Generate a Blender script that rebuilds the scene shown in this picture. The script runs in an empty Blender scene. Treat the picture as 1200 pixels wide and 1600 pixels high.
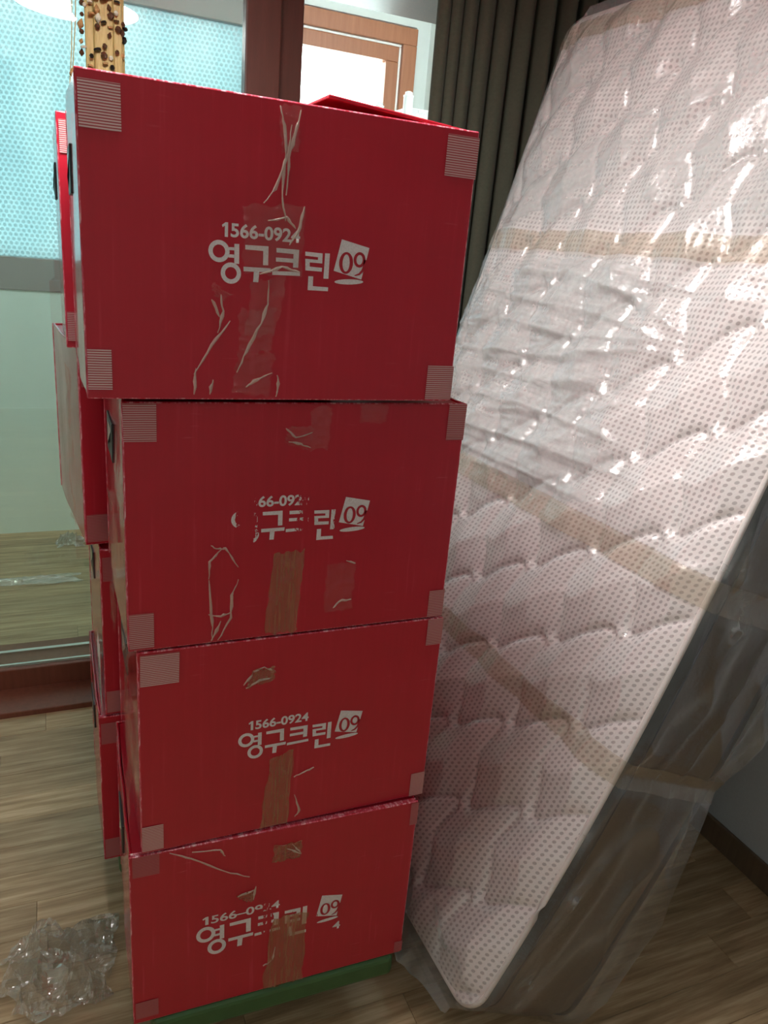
import bpy, bmesh, math, random
import numpy as np
from mathutils import Vector, Matrix, noise as mnoise

random.seed(7)
RNG = np.random.default_rng(11)
scene = bpy.context.scene
C = scene.collection

# ------------------------------------------------------------------ camera, world, light, exposure
cam_data = bpy.data.cameras.new('camera')
cam = bpy.data.objects.new('camera', cam_data)
C.objects.link(cam)
cam_data.sensor_fit = 'VERTICAL'
cam_data.sensor_height = 36.0
cam_data.lens = 26.775
cam_data.clip_start = 0.02
cam_data.clip_end = 200
R_RIGHT = Vector((0.91942188, -0.38416148, 0.08416277))
R_DOWN = Vector((-0.05153738, -0.32985704, -0.94262306))
R_FWD = Vector((0.38988115, 0.86233073, -0.32307645))
m = Matrix((R_RIGHT, -R_DOWN, -R_FWD)).transposed().to_4x4()
m.translation = Vector((0, 0, 1.5))
cam.matrix_world = m
scene.camera = cam

world = bpy.data.worlds.new('overcast_sky')
scene.world = world
world.use_nodes = True
bg = world.node_tree.nodes['Background']
bg.inputs['Color'].default_value = (0.92, 0.97, 1.0, 1)
bg.inputs['Strength'].default_value = WORLD_STRENGTH = 5.5

def portal(name, loc, sx, sz):
    d = bpy.data.lights.new(name, 'AREA'); d.shape = 'RECTANGLE'; d.size = sx; d.size_y = sz
    d.cycles.is_portal = True
    o = bpy.data.objects.new(name, d); C.objects.link(o)
    o.location = loc; o.rotation_euler = (math.radians(-90), 0, 0)   # faces -Y, into the balcony
    return o
portal('window_portal', (-0.2475, 4.22, 1.87), 2.32, 1.1)
portal('window_portal.001', (1.36, 4.22, 1.87), 0.5, 1.06)
LAMP_EMISSION = 30.0
ADDED_LAMP_EMISSION = 3.4  # lamp added out of view to brighten the box fronts

scene.view_settings.view_transform = 'Standard'
scene.view_settings.look = 'None'
scene.view_settings.gamma = 1.0
scene.view_settings.use_curve_mapping = False
scene.view_settings.exposure = 1.2
scene.cycles.max_bounces = 14
scene.cycles.transparent_max_bounces = 24
scene.cycles.diffuse_bounces = 7
scene.cycles.caustics_reflective = False
scene.cycles.caustics_refractive = False

# ------------------------------------------------------------------ helpers
def tag(o, label=None, cat=None, group=None, kind=None):
    if label: o['label'] = label
    if cat: o['category'] = cat
    if group: o['group'] = group
    if kind: o['kind'] = kind
    return o

def empty(name, loc=(0, 0, 0), rz=0.0, parent=None):
    o = bpy.data.objects.new(name, None); C.objects.link(o)
    o.empty_display_size = 0.05
    o.location = loc; o.rotation_euler = (0, 0, rz)
    if parent: o.parent = parent
    return o

def link(name, me, mat=None, parent=None, smooth=False):
    o = bpy.data.objects.new(name, me); C.objects.link(o)
    if mat is not None and not me.materials: me.materials.append(mat)
    if parent is not None: o.parent = parent
    if smooth: me.polygons.foreach_set('use_smooth', [True] * len(me.polygons))
    return o

def bm_obj(name, bm, mat=None, parent=None, smooth=False):
    me = bpy.data.meshes.new(name); bm.normal_update(); bm.to_mesh(me); bm.free()
    return link(name, me, mat, parent, smooth)

def add_box(bm, x0, x1, y0, y1, z0, z1, bevel=0.0, seg=2):
    vs = [bm.verts.new(p) for p in ((x0,y0,z0),(x1,y0,z0),(x1,y1,z0),(x0,y1,z0),(x0,y0,z1),(x1,y0,z1),(x1,y1,z1),(x0,y1,z1))]
    fs = [bm.faces.new([vs[i] for i in f]) for f in ((0,3,2,1),(4,5,6,7),(0,1,5,4),(1,2,6,5),(2,3,7,6),(3,0,4,7))]
    if bevel > 0:
        es = list({e for f in fs for e in f.edges})
        bmesh.ops.bevel(bm, geom=es, offset=bevel, segments=seg, affect='EDGES', profile=0.5)

def box_obj(name, dims, mat=None, parent=None, bevel=0.0, seg=2):
    bm = bmesh.new(); add_box(bm, *dims, bevel=bevel, seg=seg)
    return bm_obj(name, bm, mat, parent)

def add_tube(bm, pts, r, n=6, cap=True):
    pts = [Vector(p) for p in pts]
    rings = []
    for i, p in enumerate(pts):
        t = (pts[min(i + 1, len(pts) - 1)] - pts[max(i - 1, 0)]).normalized()
        a = Vector((0, 0, 1)) if abs(t.z) < 0.9 else Vector((1, 0, 0))
        u = t.cross(a).normalized(); v = t.cross(u)
        rr = r[i] if isinstance(r, (list, tuple)) else r
        rings.append([bm.verts.new(p + u * (rr * math.cos(2 * math.pi * k / n)) + v * (rr * math.sin(2 * math.pi * k / n))) for k in range(n)])
    for a, b in zip(rings, rings[1:]):
        for k in range(n): bm.faces.new((a[k], a[(k + 1) % n], b[(k + 1) % n], b[k]))
    if cap and n > 2:
        bm.faces.new(rings[0][::-1]); bm.faces.new(rings[-1])

def add_lathe(bm, prof, n=24, center=(0, 0, 0)):
    cx, cy, cz = center; rings = []
    for r, z in prof:
        rings.append([bm.verts.new((cx + r * math.cos(2 * math.pi * k / n), cy + r * math.sin(2 * math.pi * k / n), cz + z)) for k in range(n)])
    for a, b in zip(rings, rings[1:]):
        for k in range(n): bm.faces.new((a[k], a[(k + 1) % n], b[(k + 1) % n], b[k]))
    bm.faces.new(rings[0][::-1]); bm.faces.new(rings[-1])

def grid_mesh(name, P, uv=None, attr=None, close_u=False):
    """P: (ny, nx, 3) array of points -> quad grid mesh; attr: dict name -> (ny, nx)."""
    ny, nx = P.shape[:2]
    me = bpy.data.meshes.new(name)
    idx = np.arange(ny * nx).reshape(ny, nx)
    if close_u:
        a = idx[:-1, :]; b = np.roll(idx, -1, 1)[:-1, :]; c = np.roll(idx, -1, 1)[1:, :]; d = idx[1:, :]
    else:
        a = idx[:-1, :-1]; b = idx[:-1, 1:]; c = idx[1:, 1:]; d = idx[1:, :-1]
    q = np.stack([a, b, c, d], -1).reshape(-1, 4)
    me.vertices.add(ny * nx); me.vertices.foreach_set('co', P.reshape(-1).astype(np.float32))
    me.loops.add(q.size); me.loops.foreach_set('vertex_index', q.reshape(-1).astype(np.int32))
    me.polygons.add(len(q))
    me.polygons.foreach_set('loop_start', (np.arange(len(q)) * 4).astype(np.int32))
    me.polygons.foreach_set('use_smooth', np.ones(len(q), dtype=bool))
    if uv is not None:
        l = me.uv_layers.new(name='UVMap')
        l.data.foreach_set('uv', uv.reshape(-1, 2)[q.reshape(-1)].reshape(-1).astype(np.float32))
    if attr:
        for k, v in attr.items():
            at = me.attributes.new(k, 'FLOAT', 'POINT'); at.data.foreach_set('value', v.reshape(-1).astype(np.float32))
    me.update(calc_edges=True); me.validate()
    return me

_T = RNG.random((256, 256))
def vnoise(x, y, seed=0):
    x = np.asarray(x, float) + seed * 17.31; y = np.asarray(y, float) + seed * 9.77
    xi = np.floor(x).astype(int); yi = np.floor(y).astype(int); fx = x - xi; fy = y - yi
    fx = fx * fx * (3 - 2 * fx); fy = fy * fy * (3 - 2 * fy)
    g = lambda i, j: _T[i % 256, j % 256]
    return (g(xi, yi) * (1 - fx) + g(xi + 1, yi) * fx) * (1 - fy) + (g(xi, yi + 1) * (1 - fx) + g(xi + 1, yi + 1) * fx) * fy
def ridge(x, y, seed=0, p=2.0):
    return (1 - np.abs(2 * vnoise(x, y, seed) - 1)) ** p
def sstep(a, b, x):
    t = np.clip((x - a) / (b - a), 0, 1); return t * t * (3 - 2 * t)

# ------------------------------------------------------------------ materials
class NT:
    def __init__(self, name):
        self.m = bpy.data.materials.new(name); self.m.use_nodes = True
        self.t = self.m.node_tree; self.t.nodes.clear()
        self.out = self.t.nodes.new('ShaderNodeOutputMaterial')
    def n(self, typ, ins=None, **props):
        nd = self.t.nodes.new(typ)
        for k, v in props.items(): setattr(nd, k, v)
        for k, v in (ins or {}).items():
            s = nd.inputs[k]
            if isinstance(v, bpy.types.NodeSocket): self.t.links.new(v, s)
            else: s.default_value = v
        return nd
    def math(self, op, a, b=0.0, c=None):
        ins = {0: a, 1: b}
        if c is not None: ins[2] = c
        return self.n('ShaderNodeMath', ins, operation=op).outputs[0]
    def mix(self, f, a, b, typ='MIX'):
        nd = self.t.nodes.new('ShaderNodeMix'); nd.data_type = 'RGBA'; nd.blend_type = typ
        for s, v in ((nd.inputs[0], f), (nd.inputs[6], a), (nd.inputs[7], b)):
            if isinstance(v, bpy.types.NodeSocket): self.t.links.new(v, s)
            else: s.default_value = v
        return nd.outputs[2]
    def ramp(self, f, stops):
        nd = self.n('ShaderNodeValToRGB', {0: f}); cr = nd.color_ramp
        while len(cr.elements) < len(stops): cr.elements.new(0.5)
        for e, (p, c) in zip(cr.elements, stops):
            e.position = p; e.color = c if len(c) == 4 else (*c, 1)
        return nd.outputs[0]
    def noise(self, vec, scale, detail=3.0, rough=0.5, sc=None):
        if sc: vec = self.n('ShaderNodeMapping', {'Vector': vec, 'Scale': sc}).outputs[0]
        return self.n('ShaderNodeTexNoise', {'Vector': vec, 'Scale': scale, 'Detail': detail, 'Roughness': rough}).outputs[0]
    def coord(self, which='Object'): return self.n('ShaderNodeTexCoord').outputs[which]
    def bump(self, h, strength=0.2, dist=0.002):
        return self.n('ShaderNodeBump', {'Height': h, 'Strength': strength, 'Distance': dist}).outputs[0]
    def principled(self, **k):
        names = {'color': 'Base Color', 'rough': 'Roughness', 'metal': 'Metallic', 'normal': 'Normal', 'spec': 'Specular IOR Level', 'coat': 'Coat Weight', 'coat_rough': 'Coat Roughness', 'sheen': 'Sheen Weight', 'emit': 'Emission Color', 'emit_s': 'Emission Strength', 'alpha': 'Alpha'}
        nd = self.t.nodes.new('ShaderNodeBsdfPrincipled')
        for kk, v in k.items():
            s = nd.inputs[names[kk]]
            if isinstance(v, bpy.types.NodeSocket): self.t.links.new(v, s)
            else: s.default_value = v
        return nd.outputs[0]
    def mixs(self, f, a, b):
        nd = self.n('ShaderNodeMixShader', {0: f, 1: a, 2: b}); return nd.outputs[0]
    def done(self, sh):
        self.t.links.new(sh, self.out.inputs[0]); return self.m

def c4(r, g, b): return (r, g, b, 1.0)
def srgb(r, g, b):
    f = lambda v: (v / 255 / 12.92) if v / 255 <= 0.04045 else ((v / 255 + 0.055) / 1.055) ** 2.4
    return (f(r), f(g), f(b), 1.0)

def plain(name, col, rough=0.5, metal=0.0, nscale=0, namp=0.0, bump=0.0):
    t = NT(name); col_s = col; nrm = None
    if nscale:
        nz = t.noise(t.coord(), nscale)
        col_s = t.mix(nz, tuple(c * (1 - namp) for c in col[:3]) + (1,), tuple(min(1, c * (1 + namp)) for c in col[:3]) + (1,))
        if bump: nrm = t.bump(nz, bump)
    k = dict(color=col_s, rough=rough, metal=metal)
    if nrm is not None: k['normal'] = nrm
    return t.done(t.principled(**k))

def wood_floor(name, dark, mid, light):
    t = NT(name)
    oi = t.n('ShaderNodeObjectInfo')
    off = t.n('ShaderNodeVectorMath', {0: t.coord(), 1: t.n('ShaderNodeCombineXYZ', {0: t.math('MULTIPLY', oi.outputs['Random'], 37.0), 1: t.math('MULTIPLY', oi.outputs['Random'], 91.0), 2: 0.0}).outputs[0]}, operation='ADD').outputs[0]
    g1 = t.noise(off, 1.0, 6, 0.62, sc=(3.0, 42.0, 1.0))
    g2 = t.noise(off, 1.0, 4, 0.6, sc=(9.0, 220.0, 1.0))
    g = t.math('ADD', t.math('MULTIPLY', g1, 0.75), t.math('MULTIPLY', g2, 0.25))
    col = t.ramp(g, [(0.30, dark), (0.48, mid), (0.66, light)])
    v = t.math('ADD', 0.80, t.math('MULTIPLY', oi.outputs['Random'], 0.36))
    col = t.mix(1.0, col, t.n('ShaderNodeCombineColor', {0: v, 1: v, 2: v}).outputs[0], 'MULTIPLY')
    return t.done(t.principled(color=col, rough=t.math('ADD', 0.34, t.math('MULTIPLY', g2, 0.2)), spec=0.45, normal=t.bump(g, 0.18, 0.0012)))

M = {}
M['plank'] = wood_floor('floor_plank_wood', srgb(120, 97, 69)[:3], srgb(168, 142, 108)[:3], srgb(203, 180, 146)[:3])
M['subfloor'] = plain('subfloor_dark', srgb(60, 48, 38), 0.8)
M['white_wall'] = plain('white_plaster', srgb(214, 222, 218), 0.7, nscale=30, namp=0.03, bump=0.05)
M['balcony_paint'] = plain('pale_green_paint', srgb(222, 238, 230), 0.42, nscale=6, namp=0.05, bump=0.03)
M['ceiling'] = plain('ceiling_paper', srgb(226, 226, 222), 0.8, nscale=40, namp=0.02)

t = NT('lilac_grey_wallpaper')
co = t.coord()
w1 = t.noise(co, 1.0, 4, 0.7, sc=(260, 260, 60)); w2 = t.noise(co, 1.0, 3, 0.6, sc=(60, 60, 300))
ww = t.math('ADD', t.math('MULTIPLY', w1, 0.5), t.math('MULTIPLY', w2, 0.5))
M['wallpaper'] = t.done(t.principled(color=t.mix(ww, srgb(172, 179, 187), srgb(206, 211, 218)), rough=0.75, normal=t.bump(ww, 0.35, 0.001)))

def frame_wood(name, a, b, rough=0.38):
    t = NT(name); co = t.coord()
    g = t.noise(co, 1.0, 5, 0.6, sc=(70, 70, 5))
    return t.done(t.principled(color=t.mix(g, a, b), rough=rough, normal=t.bump(g, 0.1, 0.001)))
M['dark_frame'] = frame_wood('dark_red_brown_door_frame', srgb(80, 44, 36), srgb(112, 64, 52))
M['sill_wood'] = frame_wood('red_brown_threshold', srgb(98, 54, 40), srgb(136, 80, 62))
M['light_frame'] = frame_wood('orange_brown_window_frame', srgb(138, 84, 56), srgb(176, 116, 82))
M['baseboard'] = frame_wood('brown_baseboard', srgb(88, 72, 58), srgb(122, 103, 84), 0.45)
M['grey_frame'] = plain('grey_aluminium_frame', srgb(150, 146, 144), 0.45, 0.0, 20, 0.04)
M['aluminium'] = plain('bright_aluminium_rail', (0.82, 0.84, 0.83, 1), 0.25, 0.9)
M['white_gasket'] = plain('white_window_gasket', srgb(235, 236, 230), 0.5)

def film_fac(t, base, mul, power, normal=None):
    lw = t.n('ShaderNodeLayerWeight', {'Blend': 0.5} if normal is None else {'Blend': 0.5, 'Normal': normal}).outputs['Facing']
    return t.math('MINIMUM', t.math('ADD', base, t.math('MULTIPLY', t.math('POWER', lw, power), mul)), 0.92)

t = NT('clear_door_glass')
gl = t.n('ShaderNodeBsdfGlossy', {'Color': c4(1, 1, 1), 'Roughness': 0.01}).outputs[0]
tr = t.n('ShaderNodeBsdfTransparent', {'Color': srgb(240, 248, 244)}).outputs[0]
M['glass'] = t.done(t.mixs(film_fac(t, 0.09, 0.7, 4.0), tr, gl))

# bubble wrap: hexagonal rows of bubbles on a pale blue film
t = NT('bubble_wrap')
sp = 0.022
co = t.coord()
xyz = t.n('ShaderNodeSeparateXYZ', {0: co})
def lattice(dx, dz):
    px = t.math('MULTIPLY', t.math('ADD', xyz.outputs[0], dx), 1 / sp)
    pz = t.math('MULTIPLY', t.math('ADD', xyz.outputs[2], dz), 1 / (sp * 1.732))
    fx = t.math('SUBTRACT', t.math('FRACT', px), 0.5); fz = t.math('MULTIPLY', t.math('SUBTRACT', t.math('FRACT', pz), 0.5), 1.732)
    return t.math('SQRT', t.math('ADD', t.math('MULTIPLY', fx, fx), t.math('MULTIPLY', fz, fz)))
d = t.math('MINIMUM', lattice(10, 10), lattice(10 + sp / 2, 10 + sp * 0.866))
ring = t.ramp(d, [(0.0, (0.76,) * 3), (0.30, (0.70,) * 3), (0.42, (1.0,) * 3), (0.52, (0.95,) * 3)])
big = t.noise(co, 1.0, 3, 0.6, sc=(3.2, 1, 1.1))
tint = t.ramp(big, [(0.3, srgb(196, 226, 232)), (0.5, srgb(210, 236, 240)), (0.7, srgb(226, 244, 246))])
colr = t.mix(1.0, t.mix(1.0, tint, ring, 'MULTIPLY'), c4(0.43, 0.43, 0.43), 'MULTIPLY')   # thick, milky, two layers
tl = t.n('ShaderNodeBsdfTranslucent', {'Color': colr}).outputs[0]
tr = t.n('ShaderNodeBsdfTransparent', {'Color': colr}).outputs[0]
df = t.n('ShaderNodeBsdfGlossy', {'Color': c4(1, 1, 1), 'Roughness': 0.3}).outputs[0]
M['bubble'] = t.done(t.mixs(0.06, t.mixs(0.62, tr, tl), df))

# red corrugated plastic
def red_plastic(name, r0, r1, bs):
  t = NT(name)
  co = t.coord(); gen = t.coord('Generated')
  st = t.noise(co, 1.0, 4, 0.65, sc=(90, 90, 3.0)); blot = t.noise(co, 7.0, 4, 0.6); oi = t.n('ShaderNodeObjectInfo')
  scr = t.noise(co, 1.0, 2, 0.5, sc=(14, 14, 160))
  base = t.mix(t.math('ADD', t.math('MULTIPLY', st, 0.5), t.math('MULTIPLY', blot, 0.5)), c4(0.38, 0.007, 0.020), c4(0.56, 0.015, 0.040))
  amt = t.n('ShaderNodeSeparateColor', {0: oi.outputs['Color']}).outputs[0]
  wear = t.ramp(t.math('MULTIPLY', t.math('POWER', st, 2.0), blot), [(0.19, (0, 0, 0)), (0.34, (1, 1, 1))])
  base = t.mix(t.math('MULTIPLY', wear, t.math('MULTIPLY', amt, 0.75)), base, c4(0.66, 0.07, 0.11))
  scuff = t.ramp(scr, [(0.66, (0, 0, 0)), (0.78, (1, 1, 1))])
  scuff = t.math('MULTIPLY', scuff, t.ramp(blot, [(0.5, (0, 0, 0)), (0.65, (1, 1, 1))]))
  base = t.mix(t.math('MULTIPLY', scuff, t.math('MULTIPLY', amt, 0.9)), base, c4(0.70, 0.16, 0.19))
  fl = t.n('ShaderNodeTexWave', {'Vector': co, 'Scale': 38.0, 'Distortion': 0.0}, bands_direction='X').outputs[0]
  wob = t.noise(co, 5.0, 2, 0.5)
  nrm = t.n('ShaderNodeBump', {'Height': t.math('ADD', t.math('MULTIPLY', fl, 0.035), t.math('MULTIPLY', wob, 3.0)), 'Strength': bs, 'Distance': 0.003}).outputs[0]
  return t.done(t.principled(color=base, rough=t.math('ADD', r0, t.math('MULTIPLY', blot, r1)), spec=0.5, normal=nrm))
M['red'] = red_plastic('red_corrugated_plastic', 0.24, 0.16, 0.3)
M['red_side'] = red_plastic('red_corrugated_plastic_smooth_flank', 0.10, 0.08, 0.10)
t = NT('red_plastic_worn_edge')
nz = t.noise(t.coord(), 1.0, 3, 0.7, sc=(160, 60, 40))
M['red_edge'] = t.done(t.principled(color=t.ramp(nz, [(0.40, (0.48, 0.012, 0.03)), (0.52, (0.62, 0.10, 0.16)), (0.62, (0.78, 0.42, 0.46))]), rough=0.3))
M['black_plastic'] = plain('black_handle_plastic', srgb(26, 26, 30), 0.4)
M['logo_red'] = plain('printed_red_numerals', c4(0.42, 0.012, 0.028), 0.35)

def print_mat(name, wear_amt, spots):
    """white print; spots: (x centre, half width, strength) of worn-away zones in box coordinates"""
    t = NT(name); co = t.coord(); x = t.n('ShaderNodeSeparateXYZ', {0: co}).outputs[0]
    nz = t.noise(co, 1.0, 4, 0.7, sc=(190, 190, 70)); nf = t.noise(co, 420.0, 2, 0.6)
    w = t.math('MULTIPLY', t.math('SUBTRACT', nf, 0.42), wear_amt)
    for (cx, hw, s) in spots:
        gsn = t.math('EXPONENT', t.math('MULTIPLY', t.math('POWER', t.math('DIVIDE', t.math('SUBTRACT', x, cx), hw), 2.0), -1.0))
        w = t.math('ADD', w, t.math('MULTIPLY', gsn, s))
    gone = t.math('GREATER_THAN', t.math('ADD', w, t.math('MULTIPLY', t.math('SUBTRACT', nz, 0.5), 1.3)), 0.42)
    sh = t.principled(color=t.mix(nf, srgb(200, 190, 192), srgb(240, 236, 238)), rough=0.4)
    return t.done(t.mixs(gone, sh, t.n('ShaderNodeBsdfTransparent').outputs[0]))
M['print_b1'] = print_mat('white_print', 0.1, [])
M['print_b2'] = print_mat('white_print_half_worn', 0.35, [(0.168, 0.018, 0.75), (0.252, 0.016, 0.46), (0.262, 0.008, 0.2), (0.303, 0.006, 0.45), (0.325, 0.014, 0.22)])
M['print_b3'] = print_mat('white_print_clean', 0.12, [])
M['print_b4'] = print_mat('white_print_scratched', 0.25, [(0.232, 0.016, 0.5), (0.272, 0.012, 0.25), (0.322, 0.01, 0.28)])

# ribbed clear corner tape: white ribs, red showing between; strength from object colour
t = NT('ribbed_corner_tape')
co = t.coord(); oc = t.n('ShaderNodeObjectInfo').outputs['Color']
z = t.n('ShaderNodeSeparateXYZ', {0: co}).outputs[2]
s = t.math('SINE', t.math('MULTIPLY', t.math('ADD', z, t.math('MULTIPLY', t.noise(co, 30.0), 0.0008)), 2 * math.pi / 0.0030))
rib = t.ramp(t.math('MULTIPLY', t.math('ADD', s, 1.0), 0.5), [(0.35, (0, 0, 0)), (0.62, (1, 1, 1))])
amt = t.n('ShaderNodeSeparateColor', {0: oc}).outputs[0]
colr = t.mix(t.math('MULTIPLY', rib, amt), t.mix(amt, c4(0.34, 0.02, 0.04), c4(0.42, 0.07, 0.08)), c4(0.66, 0.50, 0.49))
M['corner_tape'] = t.done(t.principled(color=colr, rough=0.28, normal=t.bump(rib, 0.3, 0.0006)))

def film_mat(name, tint, haze_col, haze, gloss_base, rough, bump_scale=(60, 60, 60), bump_s=0.5, attr=None, gloss_mul=0.7, power=3.5, streak=None):
    t = NT(name); co = t.coord()
    nz = t.noise(co, 1.0, 4, 0.65, sc=bump_scale)
    nrm = t.bump(nz, bump_s, 0.004)
    hz = haze
    if attr: hz = t.n('ShaderNodeAttribute', attribute_name=attr).outputs['Fac']
    if streak:
        sk = t.noise(co, 1.0, 3, 0.6, sc=streak)
        hz = t.math('MULTIPLY', hz, t.math('ADD', 0.35, t.math('MULTIPLY', sk, 1.3)))
    tr = t.n('ShaderNodeBsdfTransparent', {'Color': tint}).outputs[0]
    df = t.n('ShaderNodeBsdfDiffuse', {'Color': haze_col, 'Normal': nrm}).outputs[0]
    tl = t.n('ShaderNodeBsdfTranslucent', {'Color': haze_col, 'Normal': nrm}).outputs[0]
    body = t.mixs(hz, tr, t.mixs(0.35, df, tl))
    gl = t.n('ShaderNodeBsdfGlossy', {'Color': c4(1, 1, 1), 'Roughness': rough, 'Normal': nrm}).outputs[0]
    return t.done(t.mixs(film_fac(t, gloss_base, gloss_mul, power, nrm), body, gl))
M['packing_tape'] = film_mat('brown_tinted_packing_tape', c4(0.92, 0.80, 0.70), srgb(205, 156, 122), 0.42, 0.04, 0.22, (140, 140, 30), 0.5, gloss_mul=0.12, streak=(220, 220, 14))
M['clear_tape'] = film_mat('clear_packing_tape', c4(0.99, 0.975, 0.96), srgb(225, 170, 160), 0.045, 0.04, 0.2, (120, 120, 50), 0.8, gloss_mul=0.12, streak=(160, 160, 20))
M['tape_crease'] = film_mat('folded_tape_edge', c4(0.9, 0.86, 0.82), srgb(250, 232, 215), 0.62, 0.14, 0.15, (200, 200, 60), 0.9)
M['wrap_tape'] = film_mat('clear_tan_wrap_tape', c4(0.965, 0.93, 0.88), srgb(194, 182, 164), 0.17, 0.05, 0.16, (60, 60, 60), 0.5, streak=(40, 40, 40))
M['film'] = film_mat('clear_plastic_film', c4(0.97, 0.97, 0.965), srgb(204, 206, 205), 0.2, 0.075, 0.15, (90, 90, 90), 0.45, attr='milk_glare', gloss_mul=0.55, streak=(26, 26, 26))
M['trash_film'] = film_mat('crumpled_clear_film', c4(0.93, 0.93, 0.91), srgb(240, 240, 232), 0.20, 0.20, 0.09, (22, 22, 22), 0.9, streak=(18, 18, 18))

# quilted white mattress cloth with a lattice of small woven hash marks (UV in metres)
t = NT('quilted_mesh_cloth')
uv = t.n('ShaderNodeUVMap').outputs[0]
s2 = t.n('ShaderNodeSeparateXYZ', {0: uv})
PU, PV = 0.0130, 0.0112
row = t.math('MULTIPLY', s2.outputs[1], 1 / PV); ri = t.math('FLOOR', row)
sh = t.math('MULTIPLY', ri, 0.12)
fu = t.math('SUBTRACT', t.math('FRACT', t.math('ADD', t.math('MULTIPLY', s2.outputs[0], 1 / PU), sh)), 0.5)
fv = t.math('SUBTRACT', t.math('FRACT', row), 0.5)
e = t.math('SQRT', t.math('ADD', t.math('POWER', t.math('MULTIPLY', t.math('ADD', fu, t.math('MULTIPLY', fv, 0.35)), 3.3), 2.0), t.math('POWER', t.math('MULTIPLY', fv, 2.7), 2.0)))
dot = t.ramp(e, [(0.72, (1, 1, 1)), (0.98, (0, 0, 0))])
lines = t.math('MULTIPLY', t.math('SINE', t.math('MULTIPLY', t.math('ADD', fu, fv), 40.0)), t.math('SINE', t.math('MULTIPLY', t.math('SUBTRACT', fu, fv), 30.0)))
dm = t.math('MULTIPLY', dot, t.math('ADD', 0.72, t.math('MULTIPLY', lines, 0.40)))
wv = t.noise(t.coord(), 500.0, 2, 0.6)
cl = t.mix(dm, t.mix(wv, srgb(222, 212, 211), srgb(236, 228, 226)), srgb(160, 148, 147))
M['quilt'] = t.done(t.principled(color=cl, rough=0.85, sheen=0.15, normal=t.bump(t.math('SUBTRACT', t.math('MULTIPLY', wv, 0.3), dm), 0.3, 0.001)))
M['piping'] = plain('white_piping', srgb(222, 212, 208), 0.8, nscale=260, namp=0.08, bump=0.3)
M['side_cloth'] = plain('dark_taupe_velour', srgb(82, 69, 56), 0.9, nscale=140, namp=0.18, bump=0.3)
M['border_cloth'] = plain('charcoal_border_band', srgb(44, 44, 50), 0.8, nscale=300, namp=0.15, bump=0.3)

t = NT('dark_olive_curtain')
co = t.coord()
wv = t.noise(co, 1.0, 2, 0.6, sc=(500, 500, 900)); w3 = t.noise(co, 1.0, 3, 0.6, sc=(90, 90, 140))
k = t.math('ADD', t.math('MULTIPLY', wv, 0.5), t.math('MULTIPLY', w3, 0.5))
M['curtain'] = t.done(t.principled(color=t.mix(k, srgb(54, 56, 44), srgb(88, 88, 72)), rough=0.92, sheen=0.1, normal=t.bump(k, 0.5, 0.0015)))

t = NT('gold_fringe')
co = t.coord()
g = t.noise(co, 1.0, 4, 0.7, sc=(420, 420, 26))
M['gold'] = t.done(t.principled(color=t.mix(g, srgb(124, 98, 44), srgb(222, 194, 126)), rough=0.42, normal=t.bump(g, 0.8, 0.002)))
M['bead_brown'] = plain('smoky_brown_bead', srgb(78, 50, 34), 0.15)
M['bead_black'] = plain('black_bead', srgb(24, 20, 20), 0.15)
M['bead_amber'] = plain('amber_bead', srgb(168, 128, 84), 0.15)
M['bead_pearl'] = plain('pale_bead', srgb(196, 190, 170), 0.15)
M['shelf_white'] = plain('white_coated_wire', srgb(226, 230, 226), 0.35)
M['dolly_green'] = plain('green_dolly_plastic', srgb(58, 96, 54), 0.5, nscale=40, namp=0.15, bump=0.1)
M['rubber'] = plain('dark_caster_rubber', srgb(36, 34, 34), 0.6)
M['steel'] = plain('caster_steel', (0.5, 0.5, 0.5, 1), 0.35, 1.0)
M['label_white'] = plain('torn_label_paper', srgb(226, 214, 214), 0.6, nscale=60, namp=0.06)
M['ink'] = plain('black_label_ink', srgb(22, 18, 20), 0.6)
t = NT('lamp_diffuser')
M['lamp'] = t.done(t.n('ShaderNodeEmission', {'Color': c4(1.0, 0.985, 0.965), 'Strength': LAMP_EMISSION}).outputs[0])
t = NT('added_fill_lamp_glow')
M['lamp_added'] = t.done(t.n('ShaderNodeEmission', {'Color': c4(1.0, 0.985, 0.965), 'Strength': ADDED_LAMP_EMISSION}).outputs[0])
M['lamp_rim'] = plain('white_lamp_rim', srgb(232, 232, 228), 0.4)

# ------------------------------------------------------------------ the room shell
XL, XR, YF, YW, ZC = -1.7, 1.65, -2.0, 2.33, 2.42     # left, right, front (behind camera), window wall, ceiling
YB, YO, ZB = 2.66, 4.0, 2.68                           # balcony from / to, balcony ceiling
BXR = 1.83

def struct(name, dims, mat, parent=None, bevel=0.0):
    o = box_obj(name, dims, mat, parent, bevel)
    if parent is None: o['kind'] = 'structure'
    return o

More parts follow.
